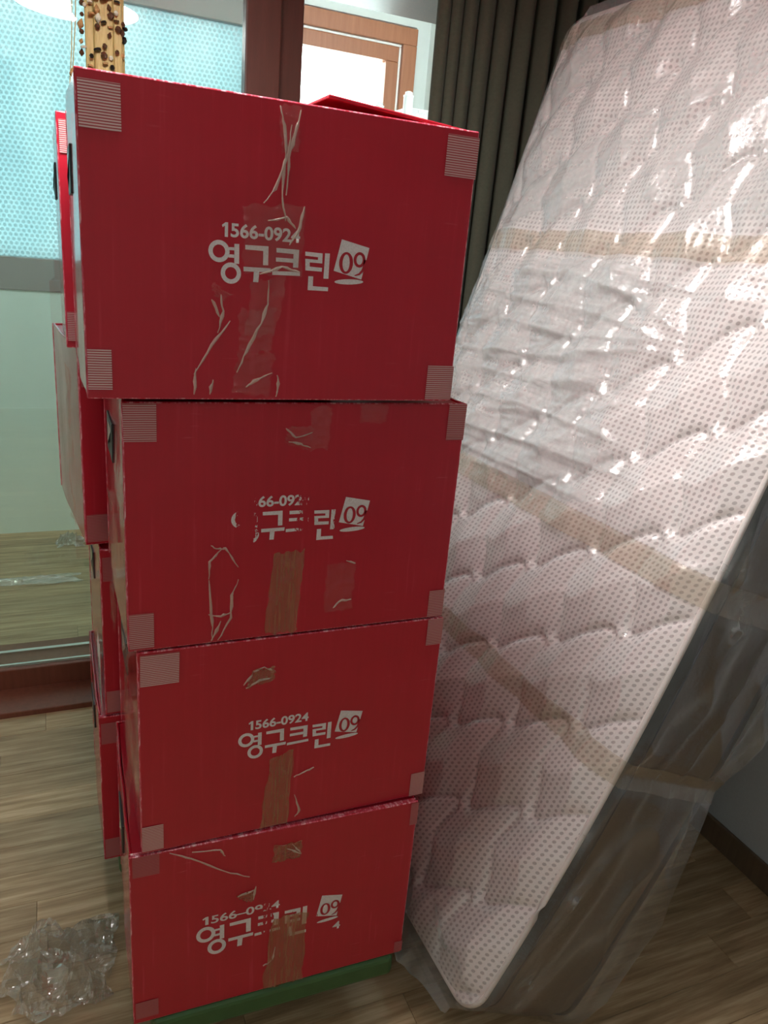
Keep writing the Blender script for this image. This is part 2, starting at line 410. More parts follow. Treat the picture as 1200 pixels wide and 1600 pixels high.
def planked(name, x0, x1, y0, y1, pw, pl, seed, yb):
    """a floor: slab with every plank an object of its own"""
    base = struct(name, (x0, x1, y0, yb, -0.06, -0.006), M['subfloor'])
    rr = random.Random(seed); y = y1
    while y > y0 + 1e-4:
        ya = max(y0, y - pw); x = x0 - rr.uniform(0.0, pl)
        while x < x1:
            xa, xb = max(x0, x), min(x1, x + pl)
            if xb - xa > 0.03:
                bm = bmesh.new(); g = 0.0003
                vs0 = [(0 + g, 0 + g), (xb - xa - g, 0 + g), (xb - xa - g, y - ya - g), (0 + g, y - ya - g)]
                b = 0.0008
                lo = [bm.verts.new((px, py, -0.006)) for px, py in vs0]
                md = [bm.verts.new((px, py, -0.001)) for px, py in vs0]
                ins = [(g + b, g + b), (xb - xa - g - b, g + b), (xb - xa - g - b, y - ya - g - b), (g + b, y - ya - g - b)]
                tp = [bm.verts.new((px, py, 0.0)) for px, py in ins]
                for A, B in ((lo, md), (md, tp)):
                    for k in range(4): bm.faces.new((A[k], A[(k + 1) % 4], B[(k + 1) % 4], B[k]))
                bm.faces.new(tp)
                o = bm_obj('plank', bm, M['plank'], base); o.location = (xa, ya, 0)
            x += pl
        y -= pw
    return base
planked('floor', XL, XR, YF, YW, 0.098, 0.92, 3, YB - .001)
planked('balcony_floor', XL, BXR, YB, YO, 0.098, 0.92, 5, YO)
struct('ceiling', (XL - .1, XR + .1, YF - .1, YB, ZC, ZC + .1), M['ceiling'])
struct('wall_left', (XL - .1, XL, YF - .1, YB, 0, ZC), M['white_wall'])
struct('wall_right', (XR, XR + .1, YF - .1, YB, -0.06, ZC), M['wallpaper'])
struct('wall_front', (XL, XR, YF - .1, YF, 0, ZC), M['white_wall'])
# window wall: a pier on the left, a pier behind the curtain, a lintel over the door
DX0, DX1, DZ1 = -1.45, 1.30, 2.26
struct('wall_back_left', (XL, DX0, YW, YB, 0, ZC), M['white_wall'])
struct('wall_back_right', (DX1, XR, YW, YB, 0, ZC), M['white_wall'])
struct('wall_back_top', (DX0, DX1, YW, YB, DZ1, ZC), M['white_wall'])
struct('baseboard_right', (XR - 0.012, XR, YF, YW, 0, 0.075), M['baseboard'], bevel=0.003)
struct('baseboard_left', (XL, XL + 0.012, YF, YW, 0, 0.075), M['baseboard'], bevel=0.003)
struct('baseboard_back', (DX1 + .03, XR - 0.013, YW - 0.012, YW, 0, 0.075), M['baseboard'], bevel=0.003)
# balcony
struct('wall_balcony_left', (XL - .1, XL, YB, YO + .15, 0, ZB), M['white_wall'])
struct('wall_balcony_right', (BXR, BXR + .1, YB, YO + .15, 0, ZB), M['white_wall'])
struct('balcony_ceiling', (XL - .1, BXR + .1, YB, YO + .15, ZB, ZB + .1), M['ceiling'])
WZ0, WZ1 = 1.19, 2.56
WA0, WA1, WB0, WB1 = -1.45, 0.955, 0.965, 1.755
struct('wall_outer_low', (XL, BXR, YO, YO + .15, -0.06, WZ0), M['balcony_paint'])
struct('wall_outer_top', (XL, BXR, YO, YO + .15, WZ1, ZB), M['white_wall'])
struct('wall_outer_left', (XL, WA0, YO, YO + .15, WZ0, WZ1), M['white_wall'])
struct('wall_outer_middle', (WA1, WB0, YO, YO + .15, WZ0, WZ1), M['white_wall'])
struct('wall_outer_right', (WB1, BXR, YO, YO + .15, WZ0, WZ1), M['white_wall'])

def framed(root, x0, x1, z0, z1, y0, y1, l, r, b, tp, mat, name):
    box_obj(name, (x0, x0 + l, y0, y1, z0 + b, z1 - tp), mat, root, 0.004)
    box_obj(name, (x1 - r, x1, y0, y1, z0 + b, z1 - tp), mat, root, 0.004)
    box_obj(name, (x0, x1, y0, y1, z0, z0 + b), mat, root, 0.004)
    box_obj(name, (x0, x1, y0, y1, z1 - tp, z1), mat, root, 0.004)
# window_1: grey aluminium frame, pane covered with bubble wrap
w1 = empty('window_1', (0, 0, 0)); w1['kind'] = 'structure'
framed(w1, WA0, WA1, WZ0, WZ1, YO - 0.01, YO + 0.07, 0.05, 0.05, 0.145, 0.14, M['grey_frame'], 'window_frame')
box_obj('bubble_wrap', (WA0 + .05, WA1 - .05, YO + 0.020, YO + 0.023, WZ0 + .145, WZ1 - .14), M['bubble'], w1)
# window_2: orange brown wooden casement, white gasket between frame and sash
w2 = empty('window_2', (0, 0, 0)); w2['kind'] = 'structure'
framed(w2, WB0, WB1, WZ0, WZ1 - 0.01, YO - 0.02, YO + 0.08, 0.075, 0.075, 0.08, 0.075, M['light_frame'], 'window_frame')
framed(w2, WB0 + .075, WB1 - .075, WZ0 + .08, WZ1 - .085, YO + 0.0, YO + 0.06, 0.012, 0.012, 0.012, 0.012, M['white_gasket'], 'gasket')
framed(w2, WB0 + .087, WB1 - .087, WZ0 + .092, WZ1 - .097, YO + 0.0, YO + 0.06, 0.066, 0.066, 0.07, 0.068, M['light_frame'], 'sash')
box_obj('pane', (WB0 + .153, WB1 - .153, YO + 0.03, YO + 0.034, WZ0 + .162, WZ1 - .165), M['glass'], w2)
# door_1: sliding balcony door; left leaf shut, right half open
d1 = empty('door_1', (0, 0, 0)); d1['kind'] = 'structure'
box_obj('threshold', (DX0, DX1, 2.33, 2.475, -0.006, 0.018), M['sill_wood'], d1, 0.003)
box_obj('threshold_step', (DX0, DX1, 2.475, 2.66, -0.006, 0.088), M['sill_wood'], d1, 0.003)
box_obj('rail', (DX0, DX1, 2.497, 2.507, 0.088, 0.096), M['aluminium'], d1, 0.001)
box_obj('rail', (DX0, DX1, 2.585, 2.600, 0.088, 0.096), M['aluminium'], d1, 0.001)
box_obj('jamb', (DX0, DX0 + .06, 2.36, 2.655, 0.088, DZ1), M['dark_frame'], d1, 0.003)
box_obj('jamb', (DX1 - .04, DX1, 2.36, 2.655, 0.088, DZ1), M['dark_frame'], d1, 0.003)
box_obj('head', (DX0 + .06, DX1 - .04, 2.36, 2.655, DZ1 - .035, DZ1), M['dark_frame'], d1, 0.003)
box_obj('stile', (0.552, 0.655, 2.46, 2.51, 0.097, DZ1 - .036), M['dark_frame'], d1, 0.004)
box_obj('stile', (0.640, 0.738, 2.52, 2.565, 0.097, DZ1 - .036), M['dark_frame'], d1, 0.004)
box_obj('glass_pane', (DX0 + .06, 0.552, 2.482, 2.488, 0.097, DZ1 - .036), M['glass'], d1)

# ------------------------------------------------------------------ ceiling lamp (seen mirrored in the door glass) and an added, unseen fill lamp
def make_lamp(loc, label, glow, rim):
    lamp = empty('ceiling_light', loc)
    tag(lamp, label, 'lamp')
    bm = bmesh.new(); add_lathe(bm, [(0.262, 0.0), (0.262, -0.02), (0.25, -0.03), (0.25, -0.0305)], 48); bm_obj('mounting_ring', bm, M['lamp_rim'], lamp)
    bm = bmesh.new()
    n = 144; rings = []
    for zz, rad in ((-0.028, 0.246), (-0.085, 0.246), (-0.093, 0.238)):
        rings.append([bm.verts.new(((rad + (0.003 if k % 2 and zz > -0.09 else 0)) * math.cos(2 * math.pi * k / n), (rad + (0.003 if k % 2 and zz > -0.09 else 0)) * math.sin(2 * math.pi * k / n), zz)) for k in range(n)])
    for a, b in zip(rings, rings[1:]):
        for k in range(n): bm.faces.new((a[k], a[(k + 1) % n], b[(k + 1) % n], b[k]))
    bm_obj('ribbed_rim', bm, rim, lamp)
    bm = bmesh.new()
    add_lathe(bm, [(0.237, -0.088), (0.237, -0.0935), (0.2, -0.1), (0.1, -0.102)], 64)
    bm_obj('diffuser', bm, glow, lamp)
make_lamp((0.165, 1.14, 2.42), 'round white ceiling light with a ribbed rim, mirrored in the door glass', M['lamp'], M['lamp_rim'])
make_lamp((-0.45, -0.62, 2.42), 'added ceiling light out of view behind the camera, brightening the box fronts', M['lamp_added'], M['lamp_added'])

# ------------------------------------------------------------------ curtain
def make_curtain():
    x0, x1, z0, z1 = 1.052, 1.632, 0.03, 2.37
    nx, nz = 420, 60
    s = np.linspace(0, 1, nx); zz = np.linspace(0, 1, nz)
    S, Z = np.meshgrid(s, zz)
    warp = S + 0.012 * np.sin(7 * S + 1.3 * Z)
    # tight pleats at the leading edge, wider folds toward the wall
    ph = 2 * np.pi * (10.5 * warp ** 0.82 + 0.35 * np.sin(5 * warp))
    depth = (0.020 + 0.016 * S) * (1 - 0.25 * np.sin(3 * Z + 4 * S))
    Y = 2.235 + depth * np.sin(ph) + 0.010 * np.sin(2.1 * ph + 2) * S
    X = x0 + (x1 - x0) * S + 0.010 * np.cos(ph) - 0.006 * Z * (1 - S) + 0.02 * (1 - Z) * (1 - S) * 0
    P = np.stack([X, Y, z0 + (z1 - z0) * Z], -1)
    o = link('curtain', grid_mesh('curtain', P), M['curtain'])
    md = o.modifiers.new('cloth_thickness', 'SOLIDIFY'); md.thickness = 0.0025
    tag(o, 'dark olive pleated curtain hanging beside the balcony door', 'curtain')
make_curtain()
rod = empty('curtain_track', (1.0, 2.235, 2.39)); tag(rod, 'white curtain track fixed under the ceiling over the window', 'curtain track')
box_obj('track', (-2.3, 0.64, -0.03, 0.03, 0.0, 0.03), M['shelf_white'], rod, 0.003)

# ------------------------------------------------------------------ gold bead curtain bunched in front of the glass
bc = empty('bead_curtain', (0.155, 2.28, 2.38))
tag(bc, 'gold fringe curtain strung with brown beads, bunched beside the door glass', 'bead curtain')
nx, nz = 90, 120
S, Z = np.meshgrid(np.linspace(0, 1, nx), np.linspace(0, 1, nz))
ang = 2 * np.pi * S
rad = 1 + 0.10 * np.sin(9 * ang + 2 * vnoise(S * 3, Z * 5, 3)) + 0.12 * (vnoise(S * 30, Z * 3, 1) - .5)
P = np.stack([0.043 * np.cos(ang) * rad + 0.004 * np.sin(5 * Z), 0.026 * np.sin(ang) * rad, -1.1 * Z + 0 * S], -1)
link('fringe', grid_mesh('fringe', P), M['gold'], bc)
box_obj('header', (-0.06, 0.06, -0.03, 0.03, 0.0, 0.02), M['gold'], bc, 0.004)
bead_me = {}
for kind, prof in {'round': [(0.001, -1), (0.6, -.8), (1, 0), (.6, .8), (0.001, 1)], 'drop': [(0.001, -1.7), (.9, -.7), (1, -.2), (.4, .9), (0.001, 1.5)], 'disc': [(0.001, -.5), (1.1, -.3), (1.1, .3), (0.001, .5)]}.items():
    for mn in ('bead_brown', 'bead_black', 'bead_amber', 'bead_pearl'):
        bm = bmesh.new(); add_lathe(bm, [(r * 0.008, z * 0.008) for r, z in prof], 8)
        me = bpy.data.meshes.new('bead'); bm.normal_update(); bm.to_mesh(me); bm.free(); me.materials.append(M[mn]); bead_me[kind, mn] = me
rb = random.Random(4)
for a_deg in (-168, -150, -125, -105, -88, -70, -48, -25, -8):
    a = math.radians(a_deg); z = -rb.uniform(0.16, 0.3)
    while z > -0.95:
        kind = rb.choice(('round', 'round', 'drop', 'disc')); mn = rb.choice(('bead_brown', 'bead_brown', 'bead_black', 'bead_amber', 'bead_pearl'))
        o = bpy.data.objects.new('bead', bead_me[kind, mn]); C.objects.link(o); o.parent = bc
        k = rb.uniform(0.62, 1.15); o.scale = (k, k, k)
        o.location = (0.050 * math.cos(a) + rb.uniform(-.003, .003), 0.033 * math.sin(a), z); o.rotation_euler = (rb.uniform(-.3, .3), rb.uniform(-.3, .3), 0)
        z -= rb.choice((0.017, 0.02, 0.024, 0.05, 0.09))
bm = bmesh.new()
for (px, a0) in ((-0.072, -0.52), (-0.083, -0.58)):
    add_tube(bm, [(px + .03, -0.01, -0.05), (px + .01, -.01, a0 + .1), (px, -0.01, a0), (px - .004, -0.008, a0 - .18)], 0.0012, 5)
bm_obj('loose_cord', bm, M['gold'], bc)
for (px, pz, kind, mn) in ((-0.073, -.53, 'drop', 'bead_amber'), (-0.083, -.60, 'drop', 'bead_brown'), (-0.075, -.56, 'round', 'bead_pearl'), (-0.086, -.66, 'drop', 'bead_amber'), (-.085, -.70, 'round', 'bead_brown')):
    o = bpy.data.objects.new('bead', bead_me[kind, mn]); C.objects.link(o); o.parent = bc; o.location = (px, -0.01, pz)

# ------------------------------------------------------------------ white wire shelf out on the balcony
ws = empty('wire_shelf', (1.50, 3.45, 0.0))
tag(ws, 'white wire shelving unit standing on the balcony before the wooden window', 'shelf')
SX, SY = 0.30, 0.34
for (px, py) in ((0, 0), (SX, 0), (0, SY), (SX, SY)):
    bm = bmesh.new(); add_lathe(bm, [(0.012, 0.0), (0.012, 2.10)], 12, (px, py, 0)); post = bm_obj('post', bm, M['shelf_white'], ws)
    bm = bmesh.new(); add_lathe(bm, [(0.019, 2.075), (0.021, 2.08), (0.021, 2.145), (0.023, 2.147), (0.023, 2.153), (0.017, 2.156), (0.016, 2.166), (0.008, 2.17)], 14, (px, py, 0)); bm_obj('post_cap', bm, M['shelf_white'], post)
for zz in (2.075, 1.55, 1.0, 0.45):
    bm = bmesh.new()
    for (xa, ya, xb, yb) in ((0, 0, SX, 0), (0, 0, 0, SY), (SX, 0, SX, SY), (0, SY, SX, SY)):
        add_tube(bm, [(xa, ya, zz + .03), (xb, yb, zz + .03)], 0.003, 6); add_tube(bm, [(xa, ya, zz - .012), (xb, yb, zz - .012)], 0.003, 6)
        k = 9; pts = [(xa + (xb - xa) * i / (2 * k), ya + (yb - ya) * i / (2 * k), zz + (.03 if i % 2 else -.012)) for i in range(2 * k + 1)]
        add_tube(bm, pts, 0.0022, 5)
    sh = bm_obj('shelf', bm, M['shelf_white'], ws)
    bm = bmesh.new()
    for i in range(1, 14): add_tube(bm, [(0, SY * i / 14, zz + .033), (SX, SY * i / 14, zz + .033)], 0.0018, 5)
    bm_obj('shelf_wires', bm, M['shelf_white'], sh)['kind'] = 'stuff'

# measured face coordinates (metres) of the printed glyphs and of the tape on each box front
GLYPHS = {
    'yeo_bar': [(0.1786, 0.1963), (0.1848, 0.1965), (0.1851, 0.1727), (0.1789, 0.1727)],
    'yeo_t1': [(0.1719, 0.1918), (0.1791, 0.192), (0.1792, 0.1885), (0.172, 0.1884)],
    'yeo_t2': [(0.1716, 0.1833), (0.1793, 0.1835), (0.1794, 0.1796), (0.1717, 0.1795)],
    'gu1': [(0.1923, 0.1961), (0.222, 0.1967), (0.2224, 0.1738), (0.2157, 0.1735), (0.2154, 0.1906), (0.1925, 0.1908)],
    'gu2': [(0.1908, 0.1699), (0.2261, 0.1703), (0.2258, 0.1651), (0.191, 0.1645)],
    'gu3': [(0.2041, 0.1653), (0.2113, 0.1653), (0.2102, 0.1521), (0.2036, 0.1521)],
    'keu1': [(0.2324, 0.1957), (0.2624, 0.1956), (0.2622, 0.1736), (0.2553, 0.1733), (0.2552, 0.19), (0.2327, 0.1903)],
    'keu2': [(0.2322, 0.1841), (0.2559, 0.1842), (0.2562, 0.1792), (0.2324, 0.1791)],
    'keu3': [(0.228, 0.1673), (0.2647, 0.1684), (0.265, 0.1636), (0.2281, 0.1625)],
    'rin1': [(0.2708, 0.1942), (0.2944, 0.1937), (0.2945, 0.1812), (0.2774, 0.1814), (0.2777, 0.1762), (0.2946, 0.1757), (0.2944, 0.1709), (0.272, 0.1711), (0.2712, 0.1854), (0.2884, 0.1852), (0.2884, 0.1886), (0.271, 0.1892)],
    'rin2': [(0.2977, 0.1942), (0.3043, 0.1943), (0.3042, 0.1626), (0.2973, 0.1623)],
    'rin3': [(0.2765, 0.1641), (0.2831, 0.1642), (0.2833, 0.1519), (0.3046, 0.1517), (0.3045, 0.1467), (0.2763, 0.1465)],
    'square': [(0.3196, 0.2133), (0.3593, 0.2055), (0.3508, 0.1646), (0.3109, 0.1732)],
}
WEAR_STRIPS = {
  'b1': dict(
    tapes= [[(0.2292, 0.3572), (0.2564, 0.3575), (0.2557, 0.307), (0.2345, 0.3066)], [(0.187, 0.242), (0.2669, 0.2507), (0.2662, 0.1646), (0.1906, 0.1633)], [(0.2006, 0.1546), (0.2457, 0.1608), (0.2351, 0.0856), (0.1958, 0.0873)], [(0.1859, 0.1159), (0.2337, 0.12), (0.2307, 0.0646), (0.188, 0.0632)], [(0.1863, 0.0632), (0.2359, 0.0648), (0.2293, 0.0073), (0.179, 0.0085)], [(0.1506, 0.1475), (0.1765, 0.1351), (0.1669, 0.1291), (0.1548, 0.1315)]] ,
    creases= [[(0.2308, 0.3574), (0.2364, 0.3373), (0.2402, 0.3059), (0.2365, 0.2581), (0.2428, 0.2288)], [(0.2564, 0.3568), (0.2512, 0.3322), (0.2444, 0.3028), (0.2423, 0.2587)], [(0.2452, 0.3385), (0.2426, 0.3062), (0.2281, 0.2646), (0.2141, 0.2469)], [(0.2661, 0.2491), (0.2615, 0.2228), (0.2491, 0.2002)], [(0.2197, 0.2266), (0.2434, 0.2333), (0.2565, 0.2209)], [(0.2112, 0.1616), (0.2401, 0.173), (0.2643, 0.1684)], [(0.2239, 0.1562), (0.2233, 0.1259), (0.2156, 0.1012), (0.1964, 0.0635), (0.1852, 0.0365)], [(0.1628, 0.1343), (0.1655, 0.1148), (0.1594, 0.0866)], [(0.1755, 0.1034), (0.1514, 0.0702), (0.1297, 0.0329)], [(0.1508, 0.1281), (0.1615, 0.1067)], [(0.1298, 0.008), (0.1321, 0.0411)], [(0.1496, 0.0065), (0.1544, 0.0267)], [(0.2397, 0.0351), (0.2413, 0.0179), (0.2391, 0.0048)], [(0.1976, 0.0173), (0.2111, 0.0277), (0.2326, 0.0367)]] ),
  'b2': dict(
    tapes= [[(0.2244, 0.3335), (0.2586, 0.3295), (0.2548, 0.2946), (0.2198, 0.3094)], [(0.2097, 0.1371), (0.2571, 0.1417), (0.2518, 0.0036), (0.2006, 0.0057)], [(0.2936, 0.1112), (0.341, 0.1137), (0.3396, 0.0316), (0.2934, 0.03)], [(0.2553, 0.3555), (0.2876, 0.3611), (0.2838, 0.2988), (0.2567, 0.2945)], [(0.3298, 0.3631), (0.3742, 0.3652), (0.3707, 0.3363), (0.3299, 0.3366)]] ,
    creases= [[(0.218, 0.3298), (0.2346, 0.3148), (0.2591, 0.322)], [(0.2236, 0.3093), (0.2427, 0.3052), (0.2574, 0.2993)], [(0.1159, 0.1584), (0.126, 0.1517), (0.137, 0.1528), (0.1563, 0.121)], [(0.1306, 0.1513), (0.1152, 0.1326), (0.1137, 0.1055)], [(0.1137, 0.1055), (0.118, 0.0481), (0.1203, 0.0051)], [(0.1568, 0.1014), (0.1478, 0.0763), (0.1466, 0.0394), (0.128, 0.0041)], [(0.1133, 0.0486), (0.1322, 0.0433), (0.1483, 0.0499)], [(0.1184, 0.0054), (0.1323, 0.0358)], [(0.3247, 0.1172), (0.3412, 0.1115)], [(0.3089, 0.0373), (0.3188, 0.0496), (0.3383, 0.0498)]] ),
  'b3': dict(
    tapes= [[(0.203, 0.1395), (0.2438, 0.1537), (0.2399, -0.0055), (0.1915, -0.0036)], [(0.1713, 0.3127), (0.205, 0.3146), (0.2079, 0.291), (0.1621, 0.2821)]] ,
    creases= [[(0.161, 0.2823), (0.1821, 0.2928), (0.2026, 0.2942)], [(0.1715, 0.3082), (0.1885, 0.3147), (0.2074, 0.305)], [(0.1569, 0.2876), (0.1715, 0.3059)], [(0.2465, 0.0968), (0.2654, 0.1017), (0.2821, 0.1071)], [(0.2505, 0.0591), (0.2603, 0.0233), (0.2528, 0.0116)]] ),
  'b4': dict(
    tapes= [[(0.2407, 0.1688), (0.3056, 0.1621), (0.3021, -0.008), (0.2253, -0.0018)], [(0.2369, 0.3288), (0.2871, 0.3329), (0.2843, 0.2973), (0.2337, 0.2951)], [(0.1747, 0.2399), (0.2081, 0.2464), (0.2044, 0.2189), (0.1839, 0.2284)]] ,
    creases= [[(0.0628, 0.3684), (0.0984, 0.3412), (0.1516, 0.3), (0.1961, 0.2755)], [(0.0984, 0.3544), (0.1455, 0.3477), (0.1533, 0.3321)], [(0.1769, 0.2392), (0.2059, 0.2442)], [(0.2079, 0.2535), (0.2043, 0.2218)], [(0.26, 0.321), (0.2864, 0.3024)], [(0.2688, 0.3296), (0.2864, 0.3024)], [(0.2256, 0.0614), (0.2433, 0.0704), (0.2481, 0.0996)]] ),
}

# ------------------------------------------------------------------ moving boxes
BW, BH, BD = 0.506, 0.365, 0.385     # width, height, depth
T_SHEET = 0.0045

def poly_face(bm, pts, y):
    bm.faces.new([bm.verts.new((x, y, z)) for x, z in pts])

def ring_faces(bm, cx, cz, ro, ri, y, n=40, sx=1.0, sz=1.0, rix=None, riz=None):
    o = [bm.verts.new((cx + ro * sx * math.cos(2 * math.pi * k / n), y, cz + ro * sz * math.sin(2 * math.pi * k / n))) for k in range(n)]
    i = [bm.verts.new((cx + (rix or ri) * math.cos(2 * math.pi * k / n), y, cz + (riz or ri) * math.sin(2 * math.pi * k / n))) for k in range(n)]
    for k in range(n): bm.faces.new((o[k], o[(k + 1) % n], i[(k + 1) % n], i[k]))

def text_mesh(body, x0, x1, z0, z1, y, bold=0.03, shear=0.0):
    """text laid on the plane y, fitted into a rectangle"""
    cu = bpy.data.curves.new('text', 'FONT'); cu.body = body; cu.offset = bold; cu.shear = shear; cu.resolution_u = 6
    o = bpy.data.objects.new('text', cu); C.objects.link(o)
    bpy.context.view_layer.update()
    me = bpy.data.meshes.new_from_object(o.evaluated_get(bpy.context.evaluated_depsgraph_get()))
    bpy.data.objects.remove(o); bpy.data.curves.remove(cu)
    co = np.empty(len(me.vertices) * 3, np.float32); me.vertices.foreach_get('co', co); co = co.reshape(-1, 3)
    lo, hi = co.min(0), co.max(0)
    out = np.stack([x0 + (co[:, 0] - lo[0]) / (hi[0] - lo[0]) * (x1 - x0), np.full(len(co), y), z0 + (co[:, 1] - lo[1]) / (hi[1] - lo[1]) * (z1 - z0)], 1)
    me.vertices.foreach_set('co', out.astype(np.float32).reshape(-1)); me.materials.clear(); me.update()
    return me

def append_mesh(bm, me):
    bm.from_mesh(me); bpy.data.meshes.remove(me)

PY = -0.0007   # print sits on the front sheet

def add_print(root, mat, dx=0.0, dz=0.0, wide=False):
    F = (lambda x, z: (0.108 + (x - 0.148) * 1.257, 0.168 + (z - 0.1862) * 1.32)) if wide else (lambda x, z: (x + dx, z + dz))
    G = (lambda x, z: (0.3315 + (x - 0.3196) * 1.0, 0.194 + (z - 0.2133) * 1.16)) if wide else F
    fx, fz = (1.257, 1.32) if wide else (1, 1)
    bm = bmesh.new()
    for k, pts in GLYPHS.items():
        if k != 'square': poly_face(bm, [F(x, z) for x, z in pts], PY)
    for cx, cz, ro, ri in ((0.1597, 0.1862, 0.0131, 0.0077), (0.1750, 0.1610, 0.0128, 0.0074)):
        ring_faces(bm, *F(cx, cz), 1, 1, PY, sx=ro * fx, sz=ro * fz, rix=ri * fx, riz=ri * fz)
    bm_obj('lettering', bm, mat, root)
    bm = bmesh.new()
    x0, x1, z0, z1 = (0.1155, 0.2525, 0.1895, 0.2075) if wide else (0.1620 + dx, 0.2630 + dx, 0.2035 + dz, 0.2205 + dz)
    w1 = (x1 - x0) / 9.6
    one = [(0.42, 0), (0.80, 0), (0.80, 1), (0.50, 1), (0.08, 0.80), (0.16, 0.64), (0.42, 0.76)]
    poly_face(bm, [(x0 + a * w1, z0 + b * (z1 - z0)) for a, b in one], PY)
    append_mesh(bm, text_mesh('566\u20130924' if wide else '566-0924', x0 + 1.12 * w1, x1, z0, z1, PY, 0.02 if wide else 0.026))
    bm_obj('phone_number', bm, mat, root)
    bm = bmesh.new()
    poly_face(bm, [G(x, z) for x, z in GLYPHS['square']], PY)
    n = 24; cx, cz = G(0.3334, 0.1605)          # lens-shaped underline
    bm.faces.new([bm.verts.new((cx + 0.0205 * math.cos(2 * math.pi * k / n), PY, cz + 0.0034 * math.sin(2 * math.pi * k / n) + 0.0012 * math.cos(2 * math.pi * k / n))) for k in range(n)])
    lg = bm_obj('logo', bm, mat, root)
    bm = bmesh.new(); y = PY - 0.0005
    ring_faces(bm, *G(0.3275, 0.1842), 1, 1, y, sx=0.0098, sz=0.0138, rix=0.0050, riz=0.0108)
    ring_faces(bm, *G(0.3462, 0.1895), 1, 1, y, sx=0.0084, sz=0.0098, rix=0.0044, riz=0.0062)
    pts = [G(*q) for q in [(0.3545, 0.190), (0.3540, 0.183), (0.3515, 0.176), (0.3470, 0.1712), (0.3405, 0.1690)]]   # tail of the nine
    w = [0.0040, 0.0040, 0.0036, 0.0028, 0.0012]
    prev = None
    for i, (x, z) in enumerate(pts):
        a = Vector((pts[min(i + 1, 4)][0] - pts[max(i - 1, 0)][0], pts[min(i + 1, 4)][1] - pts[max(i - 1, 0)][1])).normalized()
        nn = Vector((-a.y, a.x)) * w[i] * 0.5
        q = (bm.verts.new((x + nn.x, y, z + nn.y)), bm.verts.new((x - nn.x, y, z - nn.y)))
        if prev: bm.faces.new((prev[0], prev[1], q[1], q[0]))
        prev = q
    bm_obj('numeral', bm, M['logo_red'], lg)
    if wide:
        bm = bmesh.new(); append_mesh(bm, text_mesh('4', 0.3565, 0.3715, 0.1045, 0.1225, PY, 0.02))
        bm_obj('numeral', bm, mat, root)

def tape_strip(root, quad, seed, name='packing_tape', mat='packing_tape'):
    """wrinkled strip of tape on the front sheet; quad = four (x, z) corners, top-left first"""
    nx, nz = 14, 30
    q = [np.array(p) for p in quad]
    S, Tt = np.meshgrid(np.linspace(0, 1, nx), np.linspace(0, 1, nz))
    P2 = (q[0] * (1 - S[..., None]) + q[1] * S[..., None]) * (1 - Tt[..., None]) + (q[3] * (1 - S[..., None]) + q[2] * S[..., None]) * Tt[..., None]
    edge = (vnoise(S * 0 + seed * 3.3, Tt * 9, seed) - .5) * 0.006
    P2[..., 0] += edge * ((S == 0) | (S == 1))
    P2[..., 1] += (vnoise(S * 7, Tt * 0, seed + 3) - .5) * 0.010 * ((Tt == 0) | (Tt == 1))
    P2[..., 1] = np.clip(P2[..., 1], 0.002, BH - 0.002)
    h = 0.0011 + 0.0035 * ridge(S * 4 + Tt * 2, Tt * 5, seed, 5)
    P = np.stack([P2[..., 0], -h, P2[..., 1]], -1)
    return link(name, grid_mesh(name, P), M[mat], root)

def crease(root, pts, seed):
    rr = random.Random(seed)
    pts = [(x, min(max(z, 0.002), BH - 0.003)) for x, z in pts]
    d = []
    for a, b in zip(pts, pts[1:]):
        for i in range(4):
            f = i / 4; d.append((a[0] + (b[0] - a[0]) * f + rr.uniform(-.0008, .0008), -0.0022 - rr.uniform(0, .0018), a[1] + (b[1] - a[1]) * f + rr.uniform(-.0008, .0008)))
    d.append((pts[-1][0], -0.0018, pts[-1][1]))
    # a folded ribbon: narrow, standing off the surface
    bm = bmesh.new(); prev = None
    for i, p in enumerate(d):
        a = Vector(d[min(i + 1, len(d) - 1)]) - Vector(d[max(i - 1, 0)])
        nn = Vector((-a.z, 0, a.x)); nn = nn.normalized() if nn.length > 1e-9 else Vector((1, 0, 0))
        w = 0.0007 + 0.0022 * rr.random() * math.sin(math.pi * i / (len(d) - 1))
        vs = (bm.verts.new(Vector(p) - nn * w + Vector((0, .001, 0))), bm.verts.new(Vector(p) + Vector((0, -.0008, 0))), bm.verts.new(Vector(p) + nn * w + Vector((0, .001, 0))))
        if prev:
            bm.faces.new((prev[0], prev[1], vs[1], vs[0])); bm.faces.new((prev[1], prev[2], vs[2], vs[1]))
        prev = vs
    return bm_obj('tape_crease', bm, M['tape_crease'], root, True)

